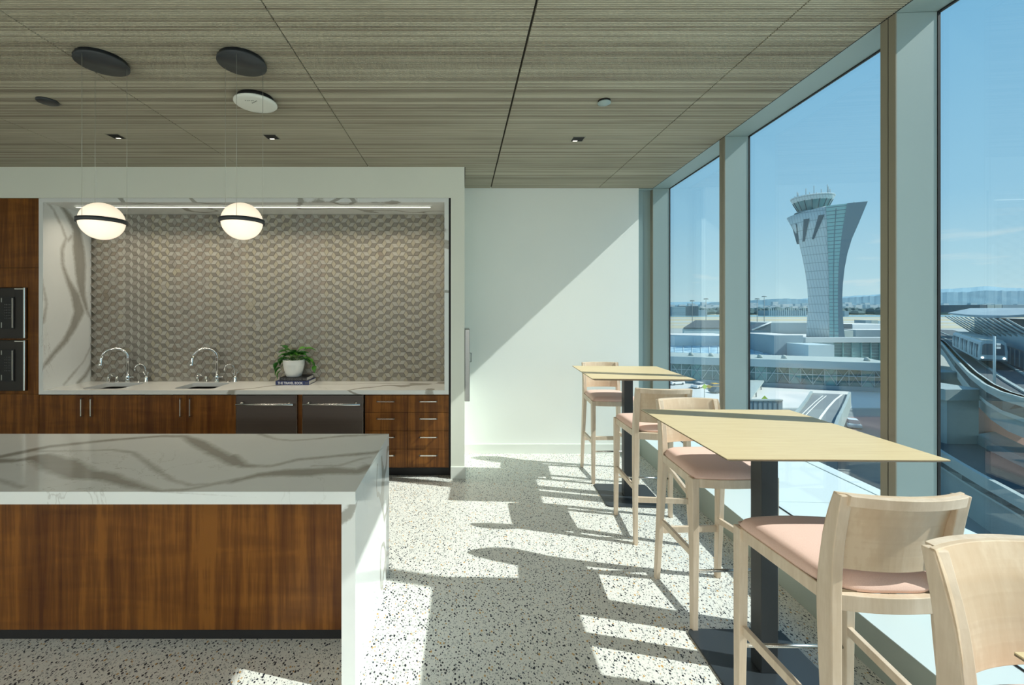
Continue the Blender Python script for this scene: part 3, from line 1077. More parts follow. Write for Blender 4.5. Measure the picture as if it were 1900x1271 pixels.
ncol = int((W1 - W0) / (1.5 * L)) + 3
rc = random.Random(11)
scheme, cur, run = [], 0, 0
types = [('tl', 'td', 'tb'), ('td', 'tl', 'tb'), ('tl', 'tm', 'tb'), ('td', 'tm', 'tl'), ('tl', 'tn', 'tm')]
for i in range(ncol):
    if run <= 0:
        cur = rc.choice([t for t in range(len(types)) if t != cur])
        run = rc.choice([2, 3, 3, 4, 5])
    run -= 1
    scheme.append(types[cur])
singles, rest = [], {k: MB() for k in tkeys}
for i in range(-1, ncol):
    for j in range(-1, int(BZ / (S3 * L)) + 3):
        cx, cz = W0 + i * 1.5 * L, j * S3 * L + (S3 / 2 * L if i % 2 else 0)
        C0 = (cx, cz)
        pt = lambda a: (cx + L * math.cos(R(a)), cz + L * math.sin(R(a)))
        sch = scheme[i % ncol]
        for kind, poly in ((2, (C0, pt(120), pt(180), pt(240))), (0, (C0, pt(0), pt(60), pt(120))), (1, (C0, pt(240), pt(300), pt(0)))):
            poly = list(poly)
            ar = sum(poly[q][0] * poly[(q + 1) % 4][1] - poly[(q + 1) % 4][0] * poly[q][1] for q in range(4))
            if ar < 0:
                poly.reverse()
            pl = clip(poly)
            if not pl:
                continue
            pl2 = shrink(pl, 0.0011)
            if not pl2:
                continue
            t = sch[kind]
            if rc.random() < 0.02:
                t = rc.choice(tkeys)
            dep = rc.uniform(0, 0.0012)
            full = len(pl) == 4 and min(p[0] for p in pl) > W0 and max(p[0] for p in pl) < W1
            score = abs(cx - (-1.55 + 2.1)) / 1.0 + abs(cz - 0.35) / 1.0
            singles.append((score if full else 99, kind, t, pl2, dep, (cx, cz)))
singles.sort(key=lambda s: s[0])
shared = {}
for idx, (sc, kind, t, pl2, dep, c) in enumerate(singles):
    mb_ = MB().prism(pl2, 0.0 - dep, 0.012, axis='y')
    if idx < 300:
        if kind not in shared:
            loc_poly = [(p[0] - c[0], p[1] - c[1]) for p in pl2]
            o = MB().prism(loc_poly, 0.0, 0.013, axis='y').build('tile', M[t], bs)
            shared[kind] = o.data
        else:
            o = bpy.data.objects.new('tile', shared[kind])
            COL.objects.link(o)
            o.parent = bs
        o.location = (c[0], -dep, c[1])
        o.material_slots[0].link = 'OBJECT'
        o.material_slots[0].material = M[t]
    else:
        r_ = rest[t]
        r_.add(mb_.v, mb_.f)
allm = MB()
for i, k_ in enumerate(tkeys):
    allm.add(rest[k_].v, rest[k_].f, i)
o = allm.build('tile_field', [M[k_] for k_ in tkeys], bs)
o['kind'] = 'stuff'

# LED strip under the niche top
ls = empty('light_strip', (-2.1, 4.48, NZ1 - .042))
tag(ls, 'slim linear LED strip recessed under the niche top', 'light strip')
B(-1.83, 1.80, -0.016, 0.016, -0.006, 0).build('housing', M['white_plastic'], ls)
B(-1.82, 1.79, -0.011, 0.011, -0.010, -0.006).build('diffuser', M['led'], ls)
al = bpy.data.lights.new('strip_light', 'AREA')
al.shape = 'RECTANGLE'
al.size, al.size_y = 3.6, 0.03
al.energy = 18
al.spread = R(135)
al.color = (1.0, 0.86, 0.68)
ao = bpy.data.objects.new('strip_light', al)
ao.location = (0, 0, -.014)
ao.parent = ls
COL.objects.link(ao)


# base cabinets ------------------------------------------------------------
FD = 4.315     # plane of the door fronts


def fx(u):
    return (u - CX) * FD / F


def fz(v):
    return H - (v - CY) * FD / F


Z_TOP, Z_BOT = fz(733.5), fz(866.5)


def bar_handle(parent, x, z, length, vertical, lab=None):
    h = MB()
    w = 0.006
    if vertical:
        h.box(x - w, x + w, -0.034, -0.024, z - length / 2, z + length / 2)
        for s in (-1, 1):
            h.box(x - w, x + w, -0.034, 0.0, z + s * (length / 2 - .006) - .006, z + s * (length / 2 - .006) + .006)
    else:
        h.box(x - length / 2, x + length / 2, -0.034, -0.024, z - w, z + w)
        for s in (-1, 1):
            h.box(x + s * (length / 2 - .006) - .006, x + s * (length / 2 - .006) + .006, -0.034, 0.0, z - w, z + w)
    return h.build('handle', M['nickel'], parent, bevel=0.0015)


def base_cabinet(x0, x1, label):
    c = empty('base_cabinet', ((x0 + x1) / 2, FD, 0))
    tag(c, label, 'cabinet', 'walnut cabinets under the counter')
    w = (x1 - x0) / 2
    B(-w, w, 0.022, 0.52, 0.095, 0.60).build('carcass', M['walnut'], c)
    B(-w, w, 0.075, 0.50, 0.0, 0.095).build('toe_kick', M['kick'], c)
    for s in (-1, 1):
        d = B(min(0, s * w) + .0015, max(0, s * w) - .0015, 0, 0.02, Z_BOT, Z_TOP).build('door', M['walnut'], c, bevel=0.001)
        bar_handle(d, s * 0.047, Z_TOP - 0.115, 0.185, True)
    return c


base_cabinet(fx(72.5), fx(255), 'two-door walnut cabinet under the left sink')
base_cabinet(fx(255), fx(438), 'two-door walnut cabinet under the right sink')


def drawer_unit(x0, x1, label):
    c = empty('drawer_cabinet', ((x0 + x1) / 2, FD, 0))
    tag(c, label, 'cabinet', 'walnut drawer cabinets')
    w = (x1 - x0) / 2
    B(-w, w, 0.022, 0.55, 0.095, NZ0 - .045).build('carcass', M['walnut'], c)
    B(-w, w, 0.075, 0.50, 0.0, 0.095).build('toe_kick', M['kick'], c)
    vs = (733.5, 765.3, 799.6, 833.2, 866.6)
    for a, b_ in zip(vs[:-1], vs[1:]):
        d = B(-w + .0015, w - .0015, 0, 0.02, fz(b_) + .0015, fz(a) - .0015).build('drawer', M['walnut'], c, bevel=0.001)
        bar_handle(d, 0.0, fz(a + 10.5), 0.178, False)
    return c


drawer_unit(fx(677), fx(755.5), 'walnut cabinet of four drawers right of the dishwashers')
drawer_unit(fx(755.5), fx(834.5), 'walnut cabinet of four drawers beside the white pier')


def dishwasher(x0, x1, label):
    c = empty('dishwasher', ((x0 + x1) / 2, FD, 0))
    tag(c, label, 'dishwasher', 'stainless dishwashers under the counter')
    w = (x1 - x0) / 2
    B(-w, w, 0.012, 0.56, 0.10, NZ0 - .045).build('body', M['black'], c)
    B(-w + .004, w - .004, -0.018, 0.012, 0.10, NZ0 - .050).build('door', M['steel_dark'], c, bevel=0.004)
    B(-w, -w + .004, -0.020, 0.012, 0.10, NZ0 - .048).build('edge_trim', M['steel_bar'], c)
    B(w - .004, w, -0.020, 0.012, 0.10, NZ0 - .048).build('edge_trim', M['steel_bar'], c)
    hz = fz(748.5)
    MB().tube([(-w + .02, -0.062, hz), (w - .02, -0.062, hz)], 0.011, 14).build('handle', M['steel_bar'], c)
    for s in (-1, 1):
        MB().tube([(s * (w - .075), -0.018, hz + .012), (s * (w - .060), -0.060, hz)], [0.016, 0.010], 10).build('handle_bracket', M['steel_bar'], c)
    B(-w, w, 0.04, 0.5, 0.0, 0.10).build('toe_kick', M['kick'], c)
    return c


dishwasher(fx(439.5), fx(552.5), 'stainless dishwasher with bar handle, next to right sink cabinet')
dishwasher(fx(562), fx(675), 'stainless dishwasher with bar handle, next to the drawers')
for (a, b_, lb) in ((553, 561.5, 'slim walnut filler strip between the two dishwashers'),):
    o = B(fx(a), fx(b_), FD, FD + 0.3, 0.1, NZ0 - .044).build('filler_strip', M['walnut'])
    tag(o, lb, 'filler panel')

# tall cabinet with two built-in microwaves
tc = empty('tall_cabinet', (-4.66, FD, 0))
tag(tc, 'tall walnut cabinet housing two built-in ovens at left', 'cabinet')
TX0, TX1 = -5.18 + 4.66, fx(72.5) - .003 + 4.66
o1 = B(TX0, TX1, 0, 0.56, fz(497) + .0015, 2.747).build('door', M['walnut'], tc, bevel=0.001)
B(TX0, TX1, 0.022, 0.56, 0.10, fz(497) - .0015).build('carcass', M['walnut'], tc)
B(fx(52) + 4.66 - .004, TX1, 0, 0.022, fz(731), fz(497) - .0015).build('stile', M['walnut'], tc)
B(TX0, fx(52) + 4.66 - .005, 0, 0.022, fz(533) + .001, fz(497) - .0015).build('rail', M['walnut'], tc)
o2 = B(TX0, TX1, 0, 0.02, Z_BOT, fz(731) - .002).build('door', M['walnut'], tc, bevel=0.001)
B(TX0, TX1, 0.075, 0.5, 0, 0.10).build('toe_kick', M['kick'], tc)
bar_handle(o1, fx(-14) + 4.66, fz(493.5), 0.16, False)
o = B(-6.6, -5.19, FD, FD + .58, 0.0, 2.747).build('pantry_cabinet', M['walnut'])
tag(o, 'tall plain walnut pantry cabinet beyond the oven cabinet', 'cabinet')
for k, (v0, v1, lab) in enumerate(((534, 628, 'upper built-in microwave with dark steel trim in tall cabinet'), (631, 725, 'lower built-in microwave with dark steel trim in tall cabinet'))):
    m_ = empty('built_in_microwave', (-4.66, FD, 0))
    tag(m_, lab, 'microwave', 'built-in microwaves in the tall cabinet')
    xr = fx(50) + 4.66
    xl = TX0 + 0.06
    B(xl, xr, -0.016, 0.022, fz(v1), fz(v0)).build('trim_frame', M['oven_trim'], m_, bevel=0.004)
    B(xl + .1, fx(31) + 4.66, -0.022, -0.016, fz(v0 + 76), fz(v0 + 17)).build('door_glass', M['oven_glass'], m_)
    B(fx(26.5) + 4.66, fx(29.0) + 4.66, -0.026, -0.022, fz(v0 + 74), fz(v0 + 19)).build('control_edge', M['steel'], m_)
    B(fx(8) + 4.66 - .008, fx(8) + 4.66, -0.0235, -0.022, fz(v0 + 27), fz(v0 + 19)).build('divider', M['steel_bar'], m_)
    B(fx(8) + 4.66 - .008, fx(8) + 4.66, -0.0235, -0.022, fz(v0 + 74), fz(v0 + 64)).build('divider', M['steel_bar'], m_)
    keys = MB()
    for a in range(4):
        for b2 in range(6):
            keys.box(fx(13) + 4.66 + a * .016, fx(13) + 4.66 + a * .016 + .006, -0.0228, -0.022, fz(v0 + 32 + b2 * 5), fz(v0 + 30.5 + b2 * 5))
    keys.build('keypad', M['print_grey'], m_)
    B(xr - .006, xr + .010, -0.034, -0.014, fz(v1 - 1), fz(v0)).build('edge_strip', M['chrome'], m_, bevel=0.003)
    B(fx(30) + 4.66, fx(46) + 4.66, -0.0185, -0.016, fz(v0 + 3.2), fz(v0 + 1.2)).build('badge', M['nickel'], m_)

# towel cabinet on the right face of the pier
tw = empty('towel_dispenser', (0.037, 4.55, 1.10))
tag(tw, 'stainless wall dispenser on the side of the white pier', 'dispenser')
B(0.001, 0.052, -0.18, 0.18, -0.36, 0.36).build('box', M['steel'], tw, bevel=0.006)
MB().tube([(0.052, -.05, 0.02), (0.068, -.05, 0.02), (0.068, -.05, 0.11), (0.052, -.05, 0.11)], 0.004, 8).build('handle', M['black_metal'], tw)

# ---------------------------------------------------------------- books and plant
def make_text(body, size, mat, parent, loc, width, lift=0.0006, bold=0.0):
    cu = bpy.data.curves.new('lettering', 'FONT')
    cu.body = body
    cu.size = size
    cu.extrude = lift
    cu.offset = bold
    tmp = bpy.data.objects.new('lettering_src', cu)
    COL.objects.link(tmp)
    dg = bpy.context.evaluated_depsgraph_get()
    dg.update()
    me = bpy.data.meshes.new_from_object(tmp.evaluated_get(dg))
    bpy.data.objects.remove(tmp)
    me.materials.clear()
    me.materials.append(mat)
    xs_ = [v.co.x for v in me.vertices]
    k = width / (max(xs_) - min(xs_))
    for v in me.vertices:
        v.co = Vector(((v.co.x - min(xs_)) * k, v.co.y, v.co.z))
    o = bpy.data.objects.new('lettering', me)
    COL.objects.link(o)
    o.parent = parent
    o.location = loc
    o.rotation_euler = (R(90), 0, 0)
    return o


def book(x0, x1, y0, y1, z0, th, mat, title, tmat, label, tx0, tw_):
    b_ = empty('book', ((x0 + x1) / 2, (y0 + y1) / 2, z0))
    tag(b_, label, 'book', 'books under the potted plant')
    w, d = (x1 - x0) / 2, (y1 - y0) / 2
    B(-w, w, -d, d, 0, .003).box(-w, w, -d, d, th - .003, th).box(-w, w, -d, -d + .004, .003, th - .003).build('cover', mat, b_, bevel=0.001)
    B(-w + .004, w - .004, -d + .004, d - .004, .003, th - .003).build('pages', M['pages'], b_)
    make_text(title, th * 0.80, tmat, b_, (-w + tx0, -d - .0002, th * .22), tw_, bold=0.0004)
    mb2 = MB()
    for a in range(5):
        mb2.box(w - .040 + a * .007, w - .036 + a * .007, -d - .0008, -d, th * .3, th * .7)
    mb2.build('spine_mark', M['print_grey'], b_)
    return b_


book(-1.940, -1.590, 4.598, 4.830, NZ0, 0.042, M['navy'], 'THE TRAVEL BOOK', M['print_white'], 'navy book with white spine lettering THE TRAVEL BOOK', .024, .262)
book(-1.900, -1.615, 4.602, 4.825, NZ0 + .0421, 0.036, M['book_black'], 'THE CITIES BOOK', M['print_grey'], 'black book with grey spine lettering THE CITIES BOOK, on top', .018, .215)

pl = empty('potted_plant', (-1.785, 4.70, NZ0 + .0783))
tag(pl, 'green trailing pothos in a round white pot on books', 'plant')
MB().lathe([(0.072, 0.0), (0.078, 0.004), (0.096, 0.06), (0.108, 0.12), (0.113, 0.178), (0.108, 0.178), (0.104, 0.165), (0.0, 0.160)], n=40, cap=False).build('pot', M['pot_white'], pl)
MB().lathe([(0.103, 0.0), (0.05, 0.006), (0.001, 0.008)], (0, 0, 0.157), 24).build('soil', M['soil'], pl)


def make_leafmat():
    m, nt, b = mat_new('leaf_green')
    oi = N(nt, 'ObjectInfo')
    r = ramp(nt, ((0.0, (0.012, 0.085, 0.012)), (0.6, (0.035, 0.19, 0.018)), (1.0, (0.12, 0.36, 0.04))))
    nt.links.new(oi.outputs['Random'], r.inputs[0])
    v = coords(nt, world_space=False)
    n = noise_n(nt, v, 20, 2)
    nt.links.new(mixc(nt, math_n(nt, 'MULTIPLY', n.outputs['Fac'], .4), r.outputs[0], (0.03, 0.13, 0.02)), b.inputs['Base Color'])
    b.inputs['Roughness'].default_value = 0.3
    return m


M['leaf'] = make_leafmat()
M['stem'] = plain('stem', (0.10, 0.22, 0.05), 0.5)
lm = MB()
Ls = 0.10
prof = [(0.0, 0.006), (0.06, 0.30), (0.2, 0.46), (0.4, 0.47), (0.6, 0.36), (0.8, 0.18), (1.0, 0.005)]
rings = []
for t, w in prof:
    x = t * Ls
    z = 0.012 * math.sin(t * 3.0) - 0.02 * t * t
    ww = w * Ls * 0.72
    rings.append([(x, -ww, z + .012 * w), (x, -ww * .5, z - .002), (x, 0, z - .006), (x, ww * .5, z - .002), (x, ww, z + .012 * w)])
lm.loft(rings, smooth=True, cap=False, closed=False)
leaf0 = lm.build('leaf', M['leaf'], pl)
sol = leaf0.modifiers.new('t', 'SOLIDIFY')
sol.thickness = 0.0012
rp = random.Random(5)
stems = MB()
first = True
# direction (x, y), reach, height and scale of each leaf
leaves = []
for k in range(34):
    a = k * 2.39996
    reach = 0.03 + 0.11 * math.sqrt((k + .5) / 34)
    h = 0.30 - 1.05 * reach + rp.uniform(-.03, .04)
    if math.sin(a) < -.2:
        reach *= .6
        h = max(h, .23)
    leaves.append((math.cos(a) * reach, math.sin(a) * reach * .75, max(h, .19), rp.uniform(.75, 1.1), a))
leaves += [(-.14, -.03, .10, .95, 3.6), (-.15, .0, .06, .9, 4.0), (-.17, -.02, .15, .9, 3.2), (.16, -.01, .19, .85, .3), (.19, .02, .155, .7, -.2), (.215, .02, .11, .8, -1.2), (.12, -.02, .29, 1.1, .25), (-.09, 0, .30, 1.1, 2.2)]
for (x, y, h, s, a) in leaves:
    if first:
        o = leaf0
        first = False
    else:
        o = leaf0.copy()
        COL.objects.link(o)
    o.location = (x, y, h)
    droop = 0.5 + max(0, math.hypot(x, y) - .08) * 4 + rp.uniform(-.3, .3) if h < .22 else rp.uniform(-.7, .1)
    o.rotation_euler = (rp.uniform(-.6, .6), droop, a + rp.uniform(-.4, .4))
    o.scale = (s, s, s)
    stems.tube([(x * .2, y * .2, .16), (x * .55, y * .55, max(h, .18) * .8 + .03), (x * .9, y * .9, h + .006), (x, y, h)], 0.0018, 5)
stems.build('stems', M['stem'], pl)


# ================================================================ CEILING FIXTURES
def pendant(x, y, phis, label):
    p = empty('globe_pendant', (x, y, CEIL))
    tag(p, label, 'pendant lamp', 'globe pendants over the island')
    MB().lathe([(0.001, 0), (0.118, 0), (0.118, -.014), (0.127, -.016), (0.127, -.030), (0.001, -.030)], n=48).build('canopy', M['black_metal'], p)
    gz = -0.905
    pr = [(max(0.0008, 0.107 * math.sin(R(a))), gz + 0.102 * math.cos(R(a))) for a in range(0, 181, 6)]
    MB().lathe(pr, n=48).build('globe', M['globe'], p)
    MB().lathe([(0.1075, gz - .012), (0.117, gz - .012), (0.117, gz + .010), (0.1075, gz + .010), (0.1075, gz - .012)], n=56, cap=False).build('ring', M['black_metal'], p)
    for ph in phis:
        c, s = math.cos(R(ph)) * .113, math.sin(R(ph)) * .113
        MB().tube([(c, s, -.030), (c, s, gz + .004)], 0.0011, 6).build('cable', M['cable'], p)
    return p


pendant(-2.003, 2.452, (25, 145, 262), 'globe pendant lamp with black ring, left over the island')
pendant(-1.221, 2.452, (45, 165, 283), 'globe pendant lamp with black ring, right over the island')

for k, xg_ in enumerate((-5.2, -3.2, -1.2, 0.8)):  # unseen row of pendants, added as fill light for the walls
    pp_ = pendant(xg_, -2.9, (25, 145, 265), '%s globe pendant of the row behind the viewpoint' % ('leftmost', 'second', 'third', 'rightmost')[k])
    pp_['group'] = 'globe pendants behind the viewpoint'
    pl_ = bpy.data.lights.new('globe_light', 'POINT')
    pl_.energy = FILL_GLOBE
    pl_.shadow_soft_size = 0.12
    pl_.color = (1.0, 0.93, 0.80)
    po = bpy.data.objects.new('globe_light', pl_)
    po.location = (0, 0, -1.12)
    po.parent = pp_
    COL.objects.link(po)

ap = empty('ceiling_sensor', (-1.352, 2.895, CEIL))
tag(ap, 'white disc access point with black collar beside the pendant canopy', 'ceiling device')
MB().lathe([(0.001, 0), (0.110, 0), (0.112, -.030), (0.001, -.030)], n=40).build('collar', M['black'], ap)
MB().lathe([(0.112, -.030), (0.1325, -.033), (0.1335, -.040), (0.126, -.047), (0.108, -.050), (0.001, -.053)], n=48).build('disc', M['white_plastic'], ap)
mk = MB()
for k in range(5):
    mk.box(-.035 + k * .012, -.029 + k * .012, -.075 + (k % 2) * .004, -.066 + (k % 2) * .004, -.0535, -.052)
    mk.box(-.008 + k * .010, -.002 + k * .010, -.040 - k * .007, -.032 - k * .007, -.0537, -.052)
mk.build('printed_mark', M['grey_mark'], ap)
o = MB().lathe([(0.001, 0), (0.060, 0), (0.060, -.010), (0.052, -.014), (0.001, -.014)], n=32).build('ceiling_speaker', M['black_metal'], loc=(-2.765, 2.938, CEIL))
tag(o, 'small black round ceiling disc left of the pendants', 'ceiling device')
sp = empty('ceiling_detector', (0.958, 2.935, CEIL))
tag(sp, 'small grey round detector on the ceiling by the windows', 'ceiling device')
MB().lathe([(0.001, 0), (0.040, 0), (0.040, -.012), (0.001, -.012)], n=28).build('collar', M['black'], sp)
MB().lathe([(0.040, -.012), (0.043, -.014), (0.042, -.020), (0.001, -.021)], n=28).build('disc', M['paint_metal'], sp)
wd = empty('ceiling_alarm', (-0.476, 1.86, CEIL))
tag(wd, 'white round alarm cut by the top edge of the photo', 'ceiling device')
MB().lathe([(0.001, 0), (0.060, 0), (0.058, -.025), (0.048, -.035), (0.001, -.038)], n=32).build('body', M['white_plastic'], wd)
for k, (x, y, lb) in enumerate(((-2.776, 3.54, 'square recessed downlight left, above the left pendant'), (-1.529, 3.551, 'square recessed downlight above the right pendant'),
                               (0.957, 3.596, 'square recessed downlight near the windows'))):
    s = empty('downlight', (x, y, CEIL))
    tag(s, lb, 'downlight', 'square recessed downlights')
    f_ = MB()
    a = 0.052
    f_.box(-a, a, -a, -a + .006, -.0025, .02).box(-a, a, a - .006, a, -.0025, .02).box(-a, -a + .006, -a + .006, a - .006, -.0025, .02).box(a - .006, a, -a + .006, a - .006, -.0025, .02)
    f_.build('frame', M['bronze_strip'], s)
    B(-a + .006, a - .006, -a + .006, a - .006, -.0015, 0.0).build('baffle', M['black'], s)
    B(-.030, .006, .030, .044, -.0022, -.0015).build('lens', M['lamp_lens'], s)
    ld = bpy.data.lights.new('downlight_beam', 'SPOT')
    ld.energy = 14
    ld.spot_size = R(75)
    ld.spot_blend = 0.6
    ld.color = (1.0, 0.86, 0.68)
    ld.shadow_soft_size = 0.03
    lo = bpy.data.objects.new('downlight_beam', ld)
    lo.location = (0, 0, -0.01)
    lo.parent = s
    COL.objects.link(lo)


# ================================================================ FURNITURE
def make_table():
    t = empty('bar_table')
    s = 0.405
    prof = []
    top = MB()
    # thin veneered top, edge chamfered underneath
    top.loft([[(sx * (s - .03), sy * (s - .03), 1.082) for sx, sy in ((-1, -1), (1, -1), (1, 1), (-1, 1))],
              [(sx * s, sy * s, 1.095) for sx, sy in ((-1, -1), (1, -1), (1, 1), (-1, 1))],
              [(sx * s, sy * s, 1.0985) for sx, sy in ((-1, -1), (1, -1), (1, 1), (-1, 1))]])
    top.build('top_edge', M['table_edge'], t)
    B(-s, s, -s, s, 1.0985, 1.101).build('tabletop', M['table_veneer'], t)
    B(-.038, .038, -.038, .038, 0.010, 1.078).build('post', M['black_metal'], t, bevel=0.003)
    B(-.16, .16, -.16, .16, 1.076, 1.082).build('mounting_plate', M['black_metal'], t)
    MB().prism(rounded(.48, .48, .035), 0, 0.010).build('base_plate', M['black_base'], t, bevel=0.002)
    return t


def sect(path):
    """loft rectangles (x, y, z, wx, wy)"""
    return [[(x - wx / 2, y - wy / 2, z), (x + wx / 2, y - wy / 2, z), (x + wx / 2, y + wy / 2, z), (x - wx / 2, y + wy / 2, z)] for x, y, z, wx, wy in path]


def smooth_path(p, n):
    """Catmull-Rom resample"""
    out = []
    for i in range(len(p) - 1):
        a, b_, c, d = p[max(0, i - 1)], p[i], p[i + 1], p[min(len(p) - 1, i + 2)]
        for k in range(n):
            t = k / n
            out.append(tuple(0.5 * ((2 * b_[q]) + (-a[q] + c[q]) * t + (2 * a[q] - 5 * b_[q] + 4 * c[q] - d[q]) * t * t + (-a[q] + 3 * b_[q] - 3 * c[q] + d[q]) * t ** 3) for q in range(len(b_))))
    out.append(p[-1])
    return out


ZF, ZC = 0.785, 0.790


def make_stool():
    t = empty('bar_stool')
    hw, hr = 0.2275, 0.192      # outer half width at the front and at the back

    def side_x(y):
        return hr + .004 + (hw - hr - .004) * (y + .17) / .39
    for s in (-1, 1):
        # front leg
        MB().loft(sect([(s * (hw - .016), .219, 0, .028, .032), (s * (hw - .018), .216, .45, .034, .040), (s * (hw - .018), .213, ZF, .036, .044)])).build('leg', M['ash'], t, bevel=0.003)
        # rear leg rising into the back upright
        pth = smooth_path([(s * .190, -.222, 0, .026, .034), (s * .184, -.194, .38, .030, .046), (s * .178, -.178, .66, .033, .058), (s * .176, -.176, .80, .033, .058), (s * .174, -.190, .95, .034, .046), (s * .173, -.224, 1.098, .036, .030)], 4)
        MB().loft(sect(pth), smooth=False).build('leg', M['ash'], t, bevel=0.003)
        # side rail and side stretcher
        for nm, ya, yb, za, zb_, hh, ww in (('seat_rail', -.155, .194, ZF - .045, ZF - .045, .045, .026), ('stretcher', -.185, .200, .350, .365, .034, .020)):
            MB().loft([[(s * (side_x(y) - .020) - ww / 2, y, z), (s * (side_x(y) - .020) + ww / 2, y, z), (s * (side_x(y) - .020) + ww / 2, y, z + hh), (s * (side_x(y) - .020) - ww / 2, y, z + hh)] for y, z in ((ya, za), (yb, zb_))]).build(nm, M['ash'], t, bevel=0.002)
    # front rail (bowed), rear rail
    n = 14
    fr_, rr_ = [], []
    for k in range(n + 1):
        x = -(hw - .036) + (2 * hw - .072) * k / n
        q = 1 - (x / (hw - .03)) ** 2
        y = .212 + .026 * q
        fr_.append([(x, y, ZF - .045), (x, y + .022, ZF - .045), (x, y + .022, ZF), (x, y, ZF)])
        x = -.161 + .322 * k / n
        q = 1 - (x / .175) ** 2
        y = -.200 - .020 * q
        rr_.append([(x, y, ZF - .052), (x, y + .024, ZF - .052), (x, y + .024, ZF - .003), (x, y, ZF - .003)])
    MB().loft(fr_).build('seat_rail', M['ash'], t, bevel=0.002)
    MB().loft(rr_).build('seat_rail', M['ash'], t, bevel=0.002)
    B(-.172, .172, -.214, -.196, .288, .326).build('stretcher', M['ash'], t, bevel=0.002)
    MB().tube([(-(hw - .03), .219, .305), (hw - .03, .219, .305)], 0.0075, 12).build('footrest', M['steel_bar'], t)
    # cushion: domed pad with bowed front and rear edges
    NU, NV = 22, 18
    pad, vs, fs = MB(), [], []
    for j in range(NV + 1):
        for i in range(NU + 1):
            a, b_ = -1 + 2 * i / NU, -1 + 2 * j / NV
            yf = .230 + .026 * (1 - a * a)
            yb = -.146 - .052 * (1 - a ** 4)
            y = yb + (yf - yb) * (b_ + 1) / 2
            hx = (hr - .004) + (hw - hr - .004) * (b_ + 1) / 2
            e = (1 - abs(a) ** 8) * (1 - abs(b_) ** 8)
            z = ZC + .006 + .030 * max(0, e) ** 0.45 + .008 * (1 - a * a) * (1 - b_ * b_)
            ins = .008
            vs.append((a * (hx - ins * (abs(b_) ** 10)), y, z))
    for j in range(NV):
        for i in range(NU):
            k = j * (NU + 1) + i
            fs.append((k, k + 1, k + NU + 2, k + NU + 1))
    edge = [i for i in range(NU + 1)] + [j * (NU + 1) + NU for j in range(1, NV + 1)] + [NV * (NU + 1) + i for i in range(NU - 1, -1, -1)] + [j * (NU + 1) for j in range(NV - 1, 0, -1)]
    n0 = len(vs)
    for k in edge:
        vs.append((vs[k][0] * .985, vs[k][1] * .99, ZC - .006))
    m_ = len(edge)
    for i in range(m_):
        fs.append((edge[i], edge[(i + 1) % m_], n0 + (i + 1) % m_, n0 + i)[::-1])
    fs.append(tuple(n0 + i for i in range(m_)))
    pad.add(vs, fs, 0, True)
    pad.build('seat_cushion', M['fabric'], t)
    # thin dark gap board below the cushion
    MB().prism([(-.155, -.190), (.155, -.190), (.186, -.146), (hw - .014, .222), (-(hw - .014), .222), (-.186, -.146)], ZF - .006, ZC - .004).build('seat_board', M['table_edge'], t)
    # curved backrest sheet in front of the uprights
    NU = 20

    def back(x, z, off):
        q = 1 - (x / hr) ** 2
        t_ = (z - .84) / .26
        yb = -.150 - .010 * t_ - .046 * t_ * t_
        return yb - .040 * q + off
    pr = MB()
    zs = [.850, .865, .90, .95, 1.0, 1.05, 1.085, 1.101]
    hb = hr - .003
    front, rear = [], []
    for z in zs:
        row_f, row_b = [], []
        for i in range(NU + 1):
            x = -hb + 2 * hb * i / NU
            row_f.append((x, back(x, z, 0), z))
            row_b.append((x, back(x, z, -.013), z))
        front.append(row_f + row_b[::-1])
    pr.loft(front, smooth=False)
    pr.build('backrest', M['ply'], t, bevel=0.0015)
    # top rail behind the sheet
    rg = []
    for i in range(NU + 1):
        x = -(hr - .022) + 2 * (hr - .022) * i / NU
        y1, y0 = back(x, 1.085, -.0135), back(x, 1.085, -.034)
        rg.append([(x, y1, 1.066), (x, y0, 1.068), (x, y0 - .006, 1.1005), (x, y1 - .004, 1.1005)])
    MB().loft(rg).build('top_rail', M['ash'], t, bevel=0.002)
    return t


tb = make_table()
tables = [((1.395, 2.020), -1.0, 'nearer whole square wooden bar table on black post'),
          ((1.480, 3.905), -3.4, 'far square wooden bar table near the white end wall'),
          ((1.283, 0.290), -1.5, 'closest bar table, only its corner shows at lower right')]
for k, ((x, y), a, lb) in enumerate(tables):
    o = tb if k == 0 else copy_tree(tb)
    o.location = (x, y, 0)
    o.rotation_euler = (0, 0, R(a))
    tag(o, lb, 'table', 'bar tables along the windows')
st = make_stool()
stools = [((1.467, 4.400), 181, 'farthest pink-seated stool, behind the far table by the white wall'),
          ((1.442, 3.305), -5, 'pink-seated stool with its back to us at the far table'),
          ((1.405, 2.490), 182, 'pink-seated stool behind the nearer table, left legs in view'),
          ((1.326, 1.540), -1, 'large pink-seated stool in front of the nearer table, seen from behind'),
          ((1.278, 0.800), 181, 'closest stool at lower right corner, only its pale backrest showing')]
for k, ((x, y), a, lb) in enumerate(stools):
    o = st if k == 0 else copy_tree(st)
    o.location = (x, y, 0)
    o.rotation_euler = (0, 0, R(a))
    tag(o, lb, 'bar stool', 'bar stools along the windows')

# ================================================================ OUTDOORS
G = -18.0
o = struct('ground', B(6, 3500, -400, 5200, G - 1, G), M['o_ground'], 'pale concrete airport ground below the windows')
o = struct('field', B(150, 3400, 470, 5200, G, G + .15), M['o_field'], 'tan grass airfield beyond the terminal')
for k, (y0, y1) in enumerate(((560, 590), (700, 760), (1000, 1060))):
    struct('runway', B(120, 3000, y0, y1, G + .15, G + .3), M['o_runway'], ['near grey taxiway', 'middle grey runway', 'far grey runway'][k] + ' across the airfield')
struct('lagoon', B(150, 3600, 1250, 1750, G + .15, G + .35), M['o_water'], 'strip of blue-green water beyond the airfield')


